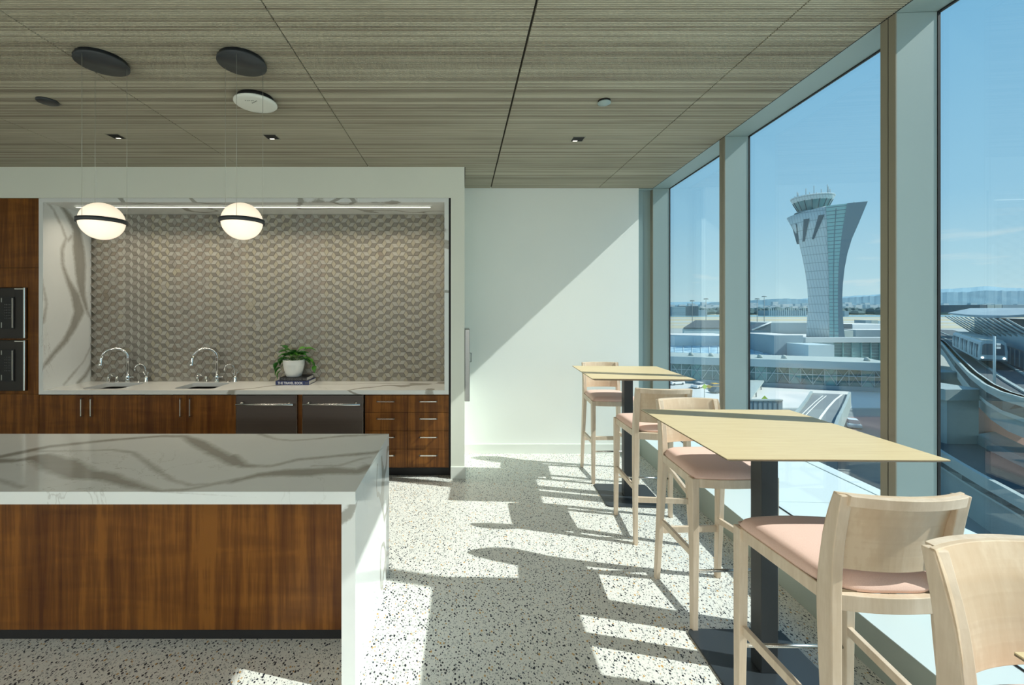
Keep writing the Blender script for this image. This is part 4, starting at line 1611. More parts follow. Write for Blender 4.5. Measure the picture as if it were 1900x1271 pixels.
def ridge(name, pts, d0, mat, label, jag, depth):
    """a hill range: crest given by (pixel u, pixel v) at distance d0"""
    mb = MB()
    rg = []
    us = []
    for (u0, v0), (u1, v1) in zip(pts[:-1], pts[1:]):
        n = max(2, int((u1 - u0) / 4))
        for k in range(n):
            t = k / n
            us.append((u0 + (u1 - u0) * t, v0 + (v1 - v0) * (3 * t * t - 2 * t ** 3)))
    us.append(pts[-1])
    for u, v in us:
        c = E(u, v + noise.noise(Vector((u * .11, d0, 0))) * jag, d0)
        base = E(u, 575, d0)
        row = []
        for q in range(9):
            t = q / 8
            yy_ = d0 - depth * (1 - t)
            bx = base.x * yy_ / d0
            hz = (c.z - G) * (t ** 1.3) * (1 + .10 * noise.noise(Vector((u * .06, t * 5, 3))) * (1 - t))
            row.append((bx, yy_, G + hz))
        row.append((base.x * 1.05, d0 + depth, G))
        rg.append(row)
    mb.loft(rg, smooth=False, cap=False, closed=False)
    o_ = mb.build(name, mat)
    tag(o_, label, kind='structure')
    return o_


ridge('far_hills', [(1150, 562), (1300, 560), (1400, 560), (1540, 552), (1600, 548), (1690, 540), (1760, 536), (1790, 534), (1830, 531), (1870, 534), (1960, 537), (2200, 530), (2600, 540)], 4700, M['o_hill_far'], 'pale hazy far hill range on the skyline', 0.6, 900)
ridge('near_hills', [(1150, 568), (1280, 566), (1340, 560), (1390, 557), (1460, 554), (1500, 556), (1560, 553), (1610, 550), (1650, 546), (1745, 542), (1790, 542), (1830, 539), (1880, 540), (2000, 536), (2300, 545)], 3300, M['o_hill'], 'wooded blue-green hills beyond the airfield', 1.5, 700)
# tree belt and little houses: too many and too far to count
tr = MB()
rr_ = random.Random(3)
for k in range(520):
    u = rr_.uniform(1235, 1960)
    d = rr_.uniform(1850, 2300)
    c = E(u, 575, d)
    w, h = rr_.uniform(12, 34), rr_.uniform(12, 34)
    tr.lathe([(w * .9, 0), (w, h * .4), (w * .6, h * .85), (w * .1, h)], (c.x, c.y, G), 6, smooth=False)
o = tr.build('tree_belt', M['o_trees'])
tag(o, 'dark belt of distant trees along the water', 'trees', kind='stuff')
hs = MB()
for k in range(420):
    u = rr_.uniform(1235, 1960)
    d = rr_.uniform(2400, 3000)
    c = E(u, 575, d)
    w, h = rr_.uniform(8, 30), rr_.uniform(12, 26)
    z0 = G + max(0, (d - 2350) * .075) * rr_.uniform(.5, 1.1)
    hs.box(c.x - w, c.x + w, c.y, c.y + 20, z0, z0 + h, rr_.choice([0, 0, 1]))
o = hs.build('distant_houses', [M['o_white'], M['o_pale']])
tag(o, 'scatter of tiny pale houses below the hills', 'houses', kind='stuff')


def obox(name, u0, u1, vt, vb, d, depth, mat, label, cat='building', parent=None, roofmat=None, base=None):
    """box whose near face spans the pixel range at distance d"""
    a, b_ = E(u0, vt, d), E(u1, vb, d)
    b_.z = G + .3 if base is None else base
    mats = [mat, roofmat or mat]
    mb = MB().box(0, b_.x - a.x, 0, depth, 0, a.z - b_.z)
    mb.m[1] = 1
    o_ = mb.build(name, mats, parent, loc=(a.x, d, b_.z))
    if label:
        tag(o_, label, cat)
    return o_


# far blocks on the field edge
ob = empty('office_block', E(1248, 584, 1500))
tag(ob, 'large dark office block far across the water', 'building')
for (u0, u1, vt, mt) in ((0, 26, 569, 'o_greyblue'), (26, 50, 568, 'o_dark'), (50, 66, 575, 'o_greyblue')):
    a, b_ = E(1246 + u0, vt, 1500) - ob.location, E(1246 + u1, 585, 1500) - ob.location
    B(a.x, b_.x, 0, 60, b_.z - 4, a.z).build('wing', M[mt], ob)
wn_ = MB()
a = E(1246, 569, 1500) - ob.location
for i in range(12):
    for j in range(5):
        wn_.box(a.x + 4 + i * 3.7, a.x + 6.2 + i * 3.7, -.4, 0, a.z - 5 - j * 4.4, a.z - 3 - j * 4.4)
wn_.build('windows', M['o_pale'], ob)
lb_ = obox('long_building', 1425, 1497, 576, 590, 1500, 50, M['o_greyblue'], 'long low building with ribbed front left of the tower', roofmat=M['o_pale'])
for i in range(18):
    B(4 + i * 7.2, 5.6 + i * 7.2, -1, 0, 2, 25).build('pier', M['o_pale'], lb_)
for (u0, u1, vt, vb, d, mt, lb) in ((1567, 1575, 577, 589, 1400, 'o_greyblue', 'small grey tower block right of the control tower'),
                                    (1606, 1616, 594, 601, 420, 'o_greyblue', 'small blue-grey shed on the white roofs'),
                                    (1617, 1629, 594, 601, 425, 'o_concrete_lt', 'small pale shed beside the blue-grey shed'),
                                    (1630, 1640, 595, 601, 430, 'o_pale', 'small shed at the mullion edge')):
    obox('shed', u0, u1, vt, vb, d, 12, M[mt], lb, roofmat=M['o_white_roof'])


def hangar(name, u0, u1, v_ridge, v_eave, v_base, d0, d1, label):
    """shed with one sloping roof plane rising away from us"""
    e0, e1 = E(u0, v_eave, d0), E(u1, v_eave, d0)
    r0, r1 = E(u0 + (22 if u0 < 1300 else 0), v_ridge, d1), E(u1, v_ridge, d1)
    zb_ = E(u0, v_base, d0).z
    root = empty(name, (e0.x, d0, zb_))
    tag(root, label, 'building')
    o3 = Vector(root.location)
    v = [e0 - o3, e1 - o3, r1 - o3, r0 - o3]
    vs = [(p.x, p.y, p.z) for p in v] + [(p.x, p.y, p.z - .8) for p in v]
    MB().add(vs, [(0, 1, 2, 3), (7, 6, 5, 4), (0, 4, 5, 1), (1, 5, 6, 2), (2, 6, 7, 3), (3, 7, 4, 0)]).build('roof', M['o_darkroof'], root)
    hh = v[0].z - .8
    B(0.5, v[1].x - .5, 0.3, 2.0, 0, hh).build('wall', M['o_pale'], root)
    B(v[3].x + 1, v[2].x - 1, v[3].y - 3, v[3].y - 1, 0, v[3].z - 1).build('rear_wall', M['o_pale'], root)
    return root


hangar('hangar', 1268, 1392, 594, 608, 622, 262, 345, 'wide hangar with dark sloping roof in the left bay')
hg2 = empty('roof_stair', E(1395, 613, 200))
tag(hg2, 'dark sloped stair enclosure on the roof left of the tower', 'building')
p0 = Vector(hg2.location)
q = [E(1395, 613, 200) - p0, E(1430, 613, 200) - p0, E(1430, 599, 200) - p0]
MB().prism([(q[0].x, q[0].z), (q[1].x, q[1].z), (q[2].x, q[2].z)], 0, 8, axis='y').build('enclosure', M['o_dark'], hg2)
MB().tube([q[0] + Vector((0, -.3, .3)), q[2] + Vector((0, -.3, .3))], .35, 6).build('handrail', M['o_white'], hg2)
obox('concourse', 1430, 1500, 599, 613, 205, 20, M['o_greyblue'], 'grey-green flat concourse block left of the tower', roofmat=M['o_concrete_lt'])
obox('concourse', 1252, 1384, 624, 641, 188, 25, M['o_bright'], 'white low terminal block in the left bays', roofmat=M['o_white_roof'])
wb = obox('concourse', 1400, 1431, 622, 640, 180, 7, M['o_bright'], 'white terminal block left of the podium', roofmat=M['o_white_roof'])
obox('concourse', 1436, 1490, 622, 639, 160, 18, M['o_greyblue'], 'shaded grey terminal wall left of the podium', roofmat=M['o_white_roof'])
# white roof terrace carrying the tower
rt = empty('terminal_podium', E(1495, 672, 163))
tag(rt, 'podium block with green glass front under the tower', 'building')
p0 = Vector(rt.location)
TZ = E(1530, 626, 178).z - .02
zt_ = TZ - p0.z
x1_ = E(1668, 627, 163).x - p0.x
B(0, x1_, 2, 40, zt_ - 1.2, zt_).build('roof_terrace', M['o_white_roof'], rt)
B(-.5, x1_, -.6, 2, zt_ - .9, zt_ + .9).build('parapet', M['o_white'], rt)
xg = E(1547, 640, 163).x - p0.x
B(0.6, xg, 0, 3, 0, zt_ - .9).build('panel_wall', M['o_pale'], rt)
B(xg * .35, xg * .35 + .12, -.1, 0, 0.3, zt_ - 1).build('panel_joint', M['o_greyblue'], rt)
wx = (x1_ - xg)
for i in range(7):
    a_, b2 = xg + wx * i / 7, xg + wx * (i + 1) / 7
    B(a_ + .12, b2 - .12, 0.4, 0.8, 0.2, zt_ - 1.0).build('glass_bay', M['o_teal_lt'] if i % 3 == 2 else M['o_teal'], rt)
    B(a_ - .12, a_ + .12, -.1, 0.8, 0, zt_ - .9).build('column', M['o_teal_lt'], rt)
for j in range(7):
    B(xg, x1_, 0.25, 0.4, 0.8 + j * 1.15, 0.95 + j * 1.15).build('transom', M['o_teal_lt'], rt)
for (u0, u1, vt, vb, d, mt, lb) in ((1564.5, 1581, 601, 613, 190, 'o_dark', 'dark rooftop plant box right of the tower'),
                                    (1566, 1583, 613.5, 622, 176, 'o_concrete_lt', 'louvred pale rooftop unit right of the tower'),
                                    (1588, 1668, 612, 621, 181, 'o_greyblue', 'long blue-grey rooftop block beside the tower')):
    obox('rooftop_unit', u0, u1, vt, vb, d, 8, M[mt], lb, roofmat=M['o_white_roof'], base=TZ + .01)
obox('rooftop_unit', 1582, 1668, 602, 612, 194, 20, M['o_bright'], 'white stepped roof wall right of the tower', roofmat=M['o_white_roof'], base=TZ + .01)
# glassy sloped roof in front of the white blocks
e = [E(1236, 668, 150), E(1500, 676, 146), E(1500, 641.5, 178), E(1236, 641.5, 186)]
rg_ = empty('skylight_roof', e[0])
tag(rg_, 'long blue glazed sloping roof in front of the white blocks', 'roof')
nP = 16
for i in range(nP):
    t0, t1 = i / nP, (i + 1) / nP
    pa, pb = e[0].lerp(e[1], t0), e[0].lerp(e[1], t1)
    pc, pd = e[3].lerp(e[2], t1), e[3].lerp(e[2], t0)
    vs = [p - e[0] for p in (pa, pb, pc, pd)]
    vs2 = [p - Vector((0, 0, .5)) for p in vs]
    MB().add(vs + vs2, [(0, 1, 2, 3), (7, 6, 5, 4), (0, 4, 5, 1), (1, 5, 6, 2), (2, 6, 7, 3), (3, 7, 4, 0)]).build('roof_panel', M['o_roofglass'], rg_)
    MB().tube([vs[0] + Vector((0, 0, .1)), vs[3] + Vector((0, 0, .1))], .12, 5).build('rib', M['o_pale'], rg_)
obox('panel_block', 1500, 1548, 640, 673, 150, 10, M['o_pale'], 'plain blue-grey panelled block between glass roof and podium')

# ---------------------------------------------------------------- control tower
TD = 178.0
th_t = math.atan((1530 - CX) / F)
tow = empty('control_tower', E(1530, 626, TD), -th_t)
tag(tow, 'flared airport control tower with glazed strip and round cab', 'control tower')
KU = TD * math.cos(th_t) / F      # metres per pixel across the line of sight
KZ = TD / F


def tz(v):
    return (626 - v) * KZ


#        v     uL    uA    uB    uR   (pixel columns)
LV = [(626, 1495.0, 1538.5, 1555.0, 1566.5), (600, 1496.3, 1538.6, 1554.5, 1563.6), (575, 1497.8, 1538.4, 1554.2, 1562.2), (554, 1498.6, 1538.2, 1554.0, 1561.6), (530, 1496.8, 1538, 1554.2, 1562.6),
      (502, 1493.0, 1537.2, 1555.0, 1565.5), (475, 1487.6, 1536.4, 1557.0, 1570.5), (450, 1481.5, 1535.2, 1559.4, 1578.0), (424, 1471.0, 1534.2, 1563.0, 1589.5), (398.5, 1456.5, 1532.4, 1568, 1600.0), (389.5, 1455.0, 1531.8, 1569.2, 1603.8)]


def tu(u):
    return (u - 1530) * KU


def ring_left(l):
    v, uL, uA, uB, uR = l
    a, b_, z = tu(uL), tu(uA), tz(v)
    if v < 399:
        z = tz(398.5)
    w = (tu(uR) - a)
    pts = []
    n = 14
    for k in range(n + 1):          # bulging front skin
        t = k / n
        x = a + (b_ - a) * (1 - math.cos(t * math.pi / 2))
        y = -0.36 * w * math.sin(t * math.pi / 2)
        zz = z
        pts.append((x, y, zz))
    for k in range(9):              # back
        t = k / 8
        pts.append((b_ + (a - b_) * t, 0.30 * w * math.sin(math.pi * (0.5 + t / 2)), z))
    return pts


rings = [ring_left(l) for l in LV[:-1]]
# raked top edge: rises towards the glass strip
last = [(x, y, z + (0 if y > 0 else 1.9 * (x - rings[-1][0][0]) / (tu(1532.4) - tu(1456.5)))) for x, y, z in rings[-1]]
rings[-1] = last
MB().loft(rings, smooth=True).build('tower_shell', M['o_tower'], tow)
rr2 = []
for l in LV:
    v, uL, uA, uB, uR = l
    w = tu(uR) - tu(uL)
    z = tz(v)
    if v == 398.5:
        continue
    rr2.append([(tu(uB), -.36 * w, z), (tu(uR), -0.33 * w, z), (tu(uR) - .25, .10 * w, z), (tu(uB), .28 * w, z)])
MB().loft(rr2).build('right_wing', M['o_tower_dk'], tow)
rr3 = []
for l in LV:
    v, uL, uA, uB, uR = l
    if v == 398.5:
        continue
    w = tu(uR) - tu(uL)
    z = tz(v)
    rr3.append([(tu(uA), -.345 * w, z), (tu(uB), -.345 * w, z), (tu(uB), .2 * w, z), (tu(uA), .2 * w, z)])
MB().loft(rr3).build('glass_strip', M['o_tower_glass'], tow)


def lev(v):
    for a, b_ in zip(LV[:-1], LV[1:]):
        if a[0] >= v >= b_[0]:
            t = (a[0] - v) / (a[0] - b_[0])
            return [a[i] + (b_[i] - a[i]) * t for i in range(5)]
    return list(LV[-1])


for k in range(36):
    v = 393 + k * 6.5
    if v > 622:
        break
    l = lev(v)
    w = tu(l[4]) - tu(l[1])
    B(tu(l[2]), tu(l[3]), -.345 * w - .12, -.345 * w, tz(v) - .1, tz(v) + .1).build('transom', M['o_tower_dk'], tow)
MB().tube([(tu((lev(v)[2] + lev(v)[3]) / 2), -.345 * (tu(lev(v)[4]) - tu(lev(v)[1])) - .08, tz(v)) for v in range(624, 389, -12)], .12, 5).build('centre_mullion', M['o_tower_dk'], tow)
# three raked slot windows in the shell
for (ut, vt, ub, vb) in ((1472, 413, 1479, 449), (1496.5, 408, 1490.5, 447), (1524.5, 404.5, 1508.5, 445)):
    rg = []
    for q in range(7):
        t = q / 6
        v = vb + (vt - vb) * t
        l = lev(v)
        a_, b2 = tu(l[1]), tu(l[2])
        w = tu(l[4]) - tu(l[1])
        hwid = (.35 + .55 * t)
        row = []
        x0 = tu(ub + (ut - ub) * t)
        for dx, off in ((-hwid, -.25), (hwid, -.25), (hwid, .8), (-hwid, .8)):
            x = x0 + dx
            c = max(-1, min(1, 1 - (x - a_) / (b2 - a_)))
            y = -.36 * w * math.sin(math.acos(c)) if x > a_ else 0
            row.append((x, y + off, tz(v)))
        rg.append(row)
    MB().loft(rg).build('slot_window', M['o_dark'], tow)
cabx = tu(1507)
cz = tz(392)
cab = MB()
MB().lathe([(tu(1540) - cabx - 0, tz(398) - cz), (6.0, tz(391) - cz), (6.0, .0)], (cabx, 0, cz), 28).build('cab_base', M['o_pale'], tow)
MB().lathe([(tu(1533) - cabx, 0.0), (tu(1545.5) - cabx, tz(371.5) - cz)], (cabx, 0, cz), 24, smooth=False).build('cab_glass', M['o_teal'], tow)
for k in range(16):
    a = 2 * math.pi * k / 16
    r0_, r1_ = tu(1533) - cabx + .06, tu(1545.5) - cabx + .06
    MB().tube([(cabx + r0_ * math.cos(a), r0_ * math.sin(a), cz), (cabx + r1_ * math.cos(a), r1_ * math.sin(a), tz(371.5))], .14, 5).build('cab_mullion', M['o_dark'], tow)
MB().lathe([(tu(1545) - cabx, tz(372.5) - cz), (tu(1547.5) - cabx, tz(369.5) - cz), (tu(1551) - cabx, tz(364) - cz), (tu(1549.5) - cabx, tz(363) - cz), (.5, tz(362.5) - cz)], (cabx, 0, cz), 32, smooth=False).build('cab_roof', M['o_tower'], tow)
for (u, v0, v1) in ((1473, 363, 357), (1477.5, 363, 349), (1479.5, 363, 352), (1491, 363, 359), (1494.5, 363, 345), (1501.5, 363, 353), (1510, 362, 342), (1515, 363, 355), (1523.5, 362, 350), (1535, 362, 343), (1537, 362, 347), (1540, 363, 352), (1583, 389, 381)):
    MB().tube([(tu(u), 0, tz(v0)), (tu(u), 0, tz(v1))], .11, 5).build('antenna', M['o_lampmetal'], tow)

# ---------------------------------------------------------------- footbridge
A_, B_ = Vector((57, 120, 0)), Vector((102.5, 104.3, 0))
dirv = (B_ - A_).normalized()
ang = math.atan2(dirv.y, dirv.x)
LB = (B_ - A_).length
bz0, bz1 = -17.4, -11.45
br = empty('pedestrian_bridge', (A_.x, A_.y, 0), ang)
tag(br, 'long glazed footbridge with trussed sides and pale flat roof', 'bridge')
X0, X1 = -24, LB
B(X0, X1, -0.8, 12, bz1, bz1 + .55).build('roof', M['o_concrete_lt'], br)
B(X0, X1, -1.0, -0.8, bz1 - 1.4, bz1 + .54).build('fascia', M['o_pale'], br)
B(X0, X1, -0.5, 11.5, bz0 - .5, bz0 + .5).build('deck', M['o_greyblue'], br)
B(X0, X1, 10.8, 11, bz0, bz1).build('rear_wall', M['o_teal'], br)
PW = 2.45
nb = int((X1 - X0) / PW)
for i in range(nb):
    xa = X0 + i * PW
    B(xa + .05, xa + PW - .05, -0.06, 0.0, bz0 + .5, bz1 - 1.0).build('glass_panel', M['o_teal'] if (i * 7) % 3 else M['o_teal_lt'], br)
    B(xa - .06, xa + .06, -.25, -.05, bz0 + .3, bz1 - .2).build('post', M['o_pale'], br)
    zz0, zz1 = (bz0 + .6, bz1 - 1.2) if i % 2 else (bz1 - 1.2, bz0 + .6)
    MB().tube([(xa, -.3, zz0), (xa + PW, -.3, zz1)], .10, 5).build('brace', M['o_pale'], br)
    MB().tube([(xa, -.35, zz1), (xa + PW, -.35, zz0)], .07, 5).build('brace', M['o_greyblue'], br)
B(X0, X1, -.32, -.1, (bz0 + bz1) / 2 - .1, (bz0 + bz1) / 2 + .1).build('mid_rail', M['o_pale'], br)
for x in (12, 40):
    B(x, x + 1.4, 3, 8, G, bz0 - .5).build('pier', M['o_dark'], br)
for k, u in enumerate((1275, 1312, 1402, 1447, 1600)):
    # dome vents sit on the bridge roof
    s_ = (u - CX) / F
    t = (s_ * (A_.y + 3) - A_.x) / (dirv.x - s_ * dirv.y)
    w_ = A_ + dirv * t + Vector((-dirv.y, dirv.x, 0)) * 3
    d_ = MB().lathe([(.62, 0), (.62, .25), (.55, .62), (.3, .85), (.05, .92)], n=14).build('dome_vent', M['o_concrete_lt'], loc=(w_.x, w_.y, bz1 + .55))
    tag(d_, 'domed roof vent on the footbridge, %s' % ['leftmost of five', 'second from left', 'just right of the middle mullion', 'fourth from left', 'rightmost, below the podium'][k], 'vent', 'domed vents on the footbridge roof')


# ---------------------------------------------------------------- cars, lamps, street
def car(u, v, heading, mat, label, kind='car'):
    d = F * (H - G) / (v - CY)
    p_ = ((u - CX) * d / F, d, G)
    c = empty('car', p_, heading)
    tag(c, label, 'car')
    body = MB().loft([[(x, y, z) for x, y in ((-2.25, -.9), (2.2, -.88), (2.2, .88), (-2.25, .9))] for z in (.3,)] +
                     [[(x, y, .62) for x, y in ((-2.3, -.92), (2.28, -.88), (2.28, .88), (-2.3, .92))]] +
                     [[(x, y, .92) for x, y in ((-2.15, -.86), (2.0, -.82), (2.0, .82), (-2.15, .86))]])
    body.build('body', M[mat], c, bevel=.1)
    MB().loft([[(-1.9, -.80, .92), (1.1, -.80, .92), (1.1, .80, .92), (-1.9, .80, .92)], [(-1.35, -.66, 1.42), (.35, -.66, 1.42), (.35, .66, 1.42), (-1.35, .66, 1.42)]]).build('windows', M['o_dark'], c, bevel=.04)
    B(-1.3, .3, -.64, .64, 1.42, 1.47).build('roof', M[mat], c, bevel=.03)
    for sx in (-1.4, 1.4):
        for sy in (-1, 1):
            MB().tube([(sx, sy * .72, .33), (sx, sy * .93, .33)], .33, 12).build('wheel', M['o_asphalt'], c)
    return c


car(1254, 714, R(200), 'o_carwhite', 'white car parked at the far left of the forecourt')
car(1296, 720, R(215), 'o_carwhite', 'white car crossing the forecourt beside the crossing sign')
car(1330, 722, R(10), 'o_yellow', 'yellow taxi half hidden by the mullion')
car(1580, 792, R(60), 'o_pale', 'grey car on the lower road behind the near table', )
car(1334, 729, R(15), 'o_dark', 'dark car beside the yellow taxi')


def pole_sign(u, v_top, v_base, label):
    d = F * (H - G) / (v_base - CY)
    x = (u - CX) * d / F
    s = empty('road_sign', (x, d, G))
    tag(s, label, 'road sign')
    hh = E(u, v_top, d).z - G
    MB().tube([(0, 0, 0), (0, 0, hh)], .07, 6).build('pole', M['o_lampmetal'], s)
    a = .62
    MB().prism([(0, -a), (a, 0), (0, a), (-a, 0)], -.08, -.04, axis='y').build('diamond_panel', M['o_sign'], s, loc=(0, -.05, hh - .5))
    return s


pole_sign(1307, 713, 738, 'yellow-green diamond crossing sign in front of the forecourt')
pole_sign(1418, 735, 760, 'yellow-green diamond sign in front of the canopy')


def mast(u, v_top, v_base, d, label):
    a = E(u, v_base, d)
    a.z = G
    s = empty('floodlight_mast', (a.x, a.y, a.z))
    tag(s, label, 'light mast', 'high floodlight masts on the airfield')
    hh = E(u, v_top, d).z - a.z
    MB().tube([(0, 0, 0), (0, 0, hh)], [.30, .16], 6).build('pole', M['o_lampmetal'], s)
    MB().lathe([(.9, 0), (1.6, .25), (1.6, .55), (.3, .8)], (0, 0, hh - .3), 12).build('lamp_ring', M['o_lampmetal'], s)
    for k in range(6):
        aa = k * math.pi / 3
        B(-.35, .35, -.25, .25, -.3, .15).build('floodlight', M['o_concrete_lt'], s, loc=(1.5 * math.cos(aa), 1.5 * math.sin(aa), hh - .2))
    return s


mast(1284.5, 558, 596, 365, 'floodlight mast leftmost, above the hangar roof')
mast(1310, 554.5, 596, 365, 'floodlight mast left of the middle mullion')
mast(1405, 554.5, 597, 365, 'shorter floodlight mast right of the middle mullion')
mast(1418, 550, 607, 365, 'tallest floodlight mast left of the control tower')

# forecourt: bright plaza, canopy, road ramp and low wall
struct('plaza', B(30, 130, 88, 175, G, G + .05), M['o_white_roof'], 'bright white concrete forecourt below the bridge')
cn = empty('bus_canopy', E(1388, 742, 92))
tag(cn, 'pale flat bus canopy on thin posts at the forecourt', 'canopy')
p0 = Vector(cn.location)
pts = [E(1380, 743, 86) - p0, E(1389, 741, 86) - p0, E(1418, 717, 112) - p0, E(1380, 716, 112) - p0]
zc = 0.6
MB().prism([(p.x, p.y) for p in pts], zc, zc + .35).build('roof', M['o_concrete_lt'], cn)
for t in (0.15, .5, .85):
    q_ = pts[1].lerp(pts[2], t)
    MB().tube([(q_.x - .3, q_.y, G - p0.z), (q_.x - .3, q_.y, zc)], .12, 6).build('post', M['o_lampmetal'], cn)
lw = empty('low_wall', E(1380, 775, 78))
tag(lw, 'low blue-grey wall in front of the canopy', 'wall')
p0 = Vector(lw.location)
a_, b2 = E(1370, 744, 78) - p0, E(1452, 748, 78) - p0
B(a_.x, b2.x, 0, .5, G - p0.z, a_.z).build('wall', M['o_greyblue'], lw)
B(a_.x, b2.x, -.1, .6, a_.z, a_.z + .25).build('coping', M['o_concrete_lt'], lw)
for k in range(9):
    x = a_.x + (b2.x - a_.x) * k / 9
    B(x, x + .08, -.06, 0, a_.z - 3, a_.z).build('joint', M['o_dark'], lw)


def ribbon(name, left, right, thick, mat, parent, off):
    """deck between two edge polylines (points in space)"""
    rg = [[l - off, r - off, r - off - Vector((0, 0, thick)), l - off - Vector((0, 0, thick))] for l, r in zip(left, right)]
    return MB().loft(rg).build(name, mat, parent)


def PG(u, v, z):
    return Vector(P(u, v, z))


zr = -10.5
rd = empty('road_ramp', PG(1500, 770, zr))
tag(rd, 'raised grey road ramp with curved white line beyond the table', 'road')
off = Vector(rd.location)
Lf = [PG(1440, 800, zr), PG(1466, 780, zr), PG(1486, 762, zr), PG(1500, 743, zr), PG(1508, 729, zr)]
Rt = [PG(1545, 800, zr), PG(1552, 780, zr), PG(1560, 765, zr), PG(1568, 748, zr), PG(1574, 732, zr)]
ribbon('deck', Lf, Rt, 1.2, M['o_road'], rd, off)
wl0 = [PG(1508, 795, zr + .03), PG(1521, 773, zr + .03), PG(1534, 756, zr + .03), PG(1547, 742, zr + .03), PG(1560, 732, zr + .03)]
wl1 = [p + Vector((.3, 0, 0)) for p in wl0]
ribbon('lane_line', wl0, wl1, .04, M['o_line'], rd, off)
k0 = [PG(1478, 778, zr + .03), PG(1496, 760, zr + .03), PG(1512, 745, zr + .03), PG(1526, 734, zr + .03)]
for o_ in (0, .5):
    ribbon('edge_line', [p + Vector((o_, 0, 0)) for p in k0], [p + Vector((o_ + .12, 0, 0)) for p in k0], .04, M['o_line'], rd, off)
ribbon('parapet', [p + Vector((0, 0, .35)) for p in Rt], [p + Vector((.4, 0, .35)) for p in Rt], 2.0, M['o_concrete'], rd, off)
ribbon('parapet', [p + Vector((-.4, 0, .25)) for p in Lf], [p + Vector((0, 0, .25)) for p in Lf], 2.0, M['o_concrete'], rd, off)
for t in (1, 3):
    c_ = (Lf[t] + Rt[t]) / 2 - off
    B(c_.x - 2, c_.x + 2, c_.y - .8, c_.y + .8, G - off.z, c_.z - 1.2).build('pier', M['o_dark'], rd)
struct('lower_road', B(36, 125, 8, 87, G + .05, G + .09), M['o_road'], 'dark lower road under the viaduct')
for k in range(10):
    pass
struct('brick_paving', B(58, 78, 66, 80, G + .09, G + .14), M['o_redbrick'], 'reddish paved island beside the lower road')
dl = empty('lane_dashes', (84, 70, G + .10))
tag(dl, 'dashed white lane markings on the lower road', 'road marking')
for k in range(9):
    B(-3 + k * .9, -2.8 + k * .9, -6 + k * 2.4, -4.6 + k * 2.4, 0.0, .03).build('dash', M['o_line'], dl)

# ---------------------------------------------------------------- guideway, train, station
zg = -6.4
gl_pts = [(1700, 607), (1748, 634), (1772, 662), (1800, 690), (1830, 712), (1860, 726), (1900, 737.5), (1960, 750)]
Lg = [PG(u, v, zg) for u, v in gl_pts]
gw = empty('train_guideway', Lg[3])
tag(gw, 'curved concrete train viaduct with pale parapet', 'viaduct')
off = Vector(gw.location)
Rg = []
for i, p in enumerate(Lg):
    a, b_ = Lg[max(0, i - 1)], Lg[min(len(Lg) - 1, i + 1)]
    t = (b_ - a).normalized()
    Rg.append(p + Vector((-t.y, t.x, 0)) * 11.5)
ribbon('deck', [p - Vector((0, 0, .9)) for p in Lg], [p - Vector((0, 0, .9)) for p in Rg], 1.0, M['o_asphalt'], gw, off)
Li = [l.lerp(r, .045) for l, r in zip(Lg, Rg)]
ribbon('parapet', [p for p in Lg], Li, 2.3, M['o_concrete_lt'], gw, off)
Lo = [l.lerp(r, -.02) for l, r in zip(Lg, Rg)]
ribbon('cornice', Lo, [l.lerp(r, .06) for l, r in zip(Lg, Rg)], .25, M['o_concrete_lt'], gw, off)
ribbon('girder', [l.lerp(r, .03) - Vector((0, 0, 2.3)) for l, r in zip(Lg, Rg)], [l.lerp(r, .9) - Vector((0, 0, 2.3)) for l, r in zip(Lg, Rg)], 1.6, M['o_concrete'], gw, off)
for f0, f1 in ((.24, .27), (.47, .50)):
    ribbon('guide_rail', [l.lerp(r, f0) - Vector((0, 0, .7)) for l, r in zip(Lg, Rg)], [l.lerp(r, f1) - Vector((0, 0, .7)) for l, r in zip(Lg, Rg)], .25, M['o_concrete'], gw, off)
for (uL_, uR_, d, vt) in ((1745, 1786, 78, 704), (1757, 1816, 52, 742)):
    a_, b2 = E(uL_, vt, d) - off, E(uR_, vt, d) - off
    B(a_.x, b2.x, a_.y, a_.y + 5, G - off.z, a_.z).build('pier', M['o_concrete'], gw)
    B(a_.x - .6, b2.x + .4, a_.y - .4, a_.y + 5.4, a_.z, a_.z + 1.3).build('pier_cap', M['o_concrete'], gw)
zs_ = -13.2
ll = [PG(u, v, zs_) for u, v in ((1690, 800), (1745, 838), (1785, 862), (1820, 882), (1860, 903), (1900, 925), (1960, 960))]
lr = [p + Vector((9.0, 3.0, 0)) for p in ll]
rp_ = empty('service_ramp', ll[3])
tag(rp_, 'lower curved concrete ramp below the train viaduct', 'viaduct')
off = Vector(rp_.location)
ribbon('deck', [p - Vector((0, 0, 1)) for p in ll], [p - Vector((0, 0, 1)) for p in lr], .5, M['o_asphalt'], rp_, off)
ribbon('parapet', ll, [p + Vector((.5, .1, 0)) for p in ll], 1.7, M['o_concrete_lt'], rp_, off)
ribbon('parapet', lr, [p + Vector((.5, .1, 0)) for p in lr], 1.7, M['o_concrete'], rp_, off)
ribbon('side_wall', [p + Vector((.3, .1, -1.7)) for p in ll], [p + Vector((8.5, 3, -1.7)) for p in lr], 3.2, M['o_concrete'], rp_, off)
c5 = car(1850, 952, R(70), 'o_pale', 'blue-grey car in shade at the foot of the viaduct')
o = B(70, 104, 60, 60.8, G + .1, -9.5).build('retaining_wall', M['o_redbrick'])
tag(o, 'reddish retaining wall behind the viaduct piers', 'wall')

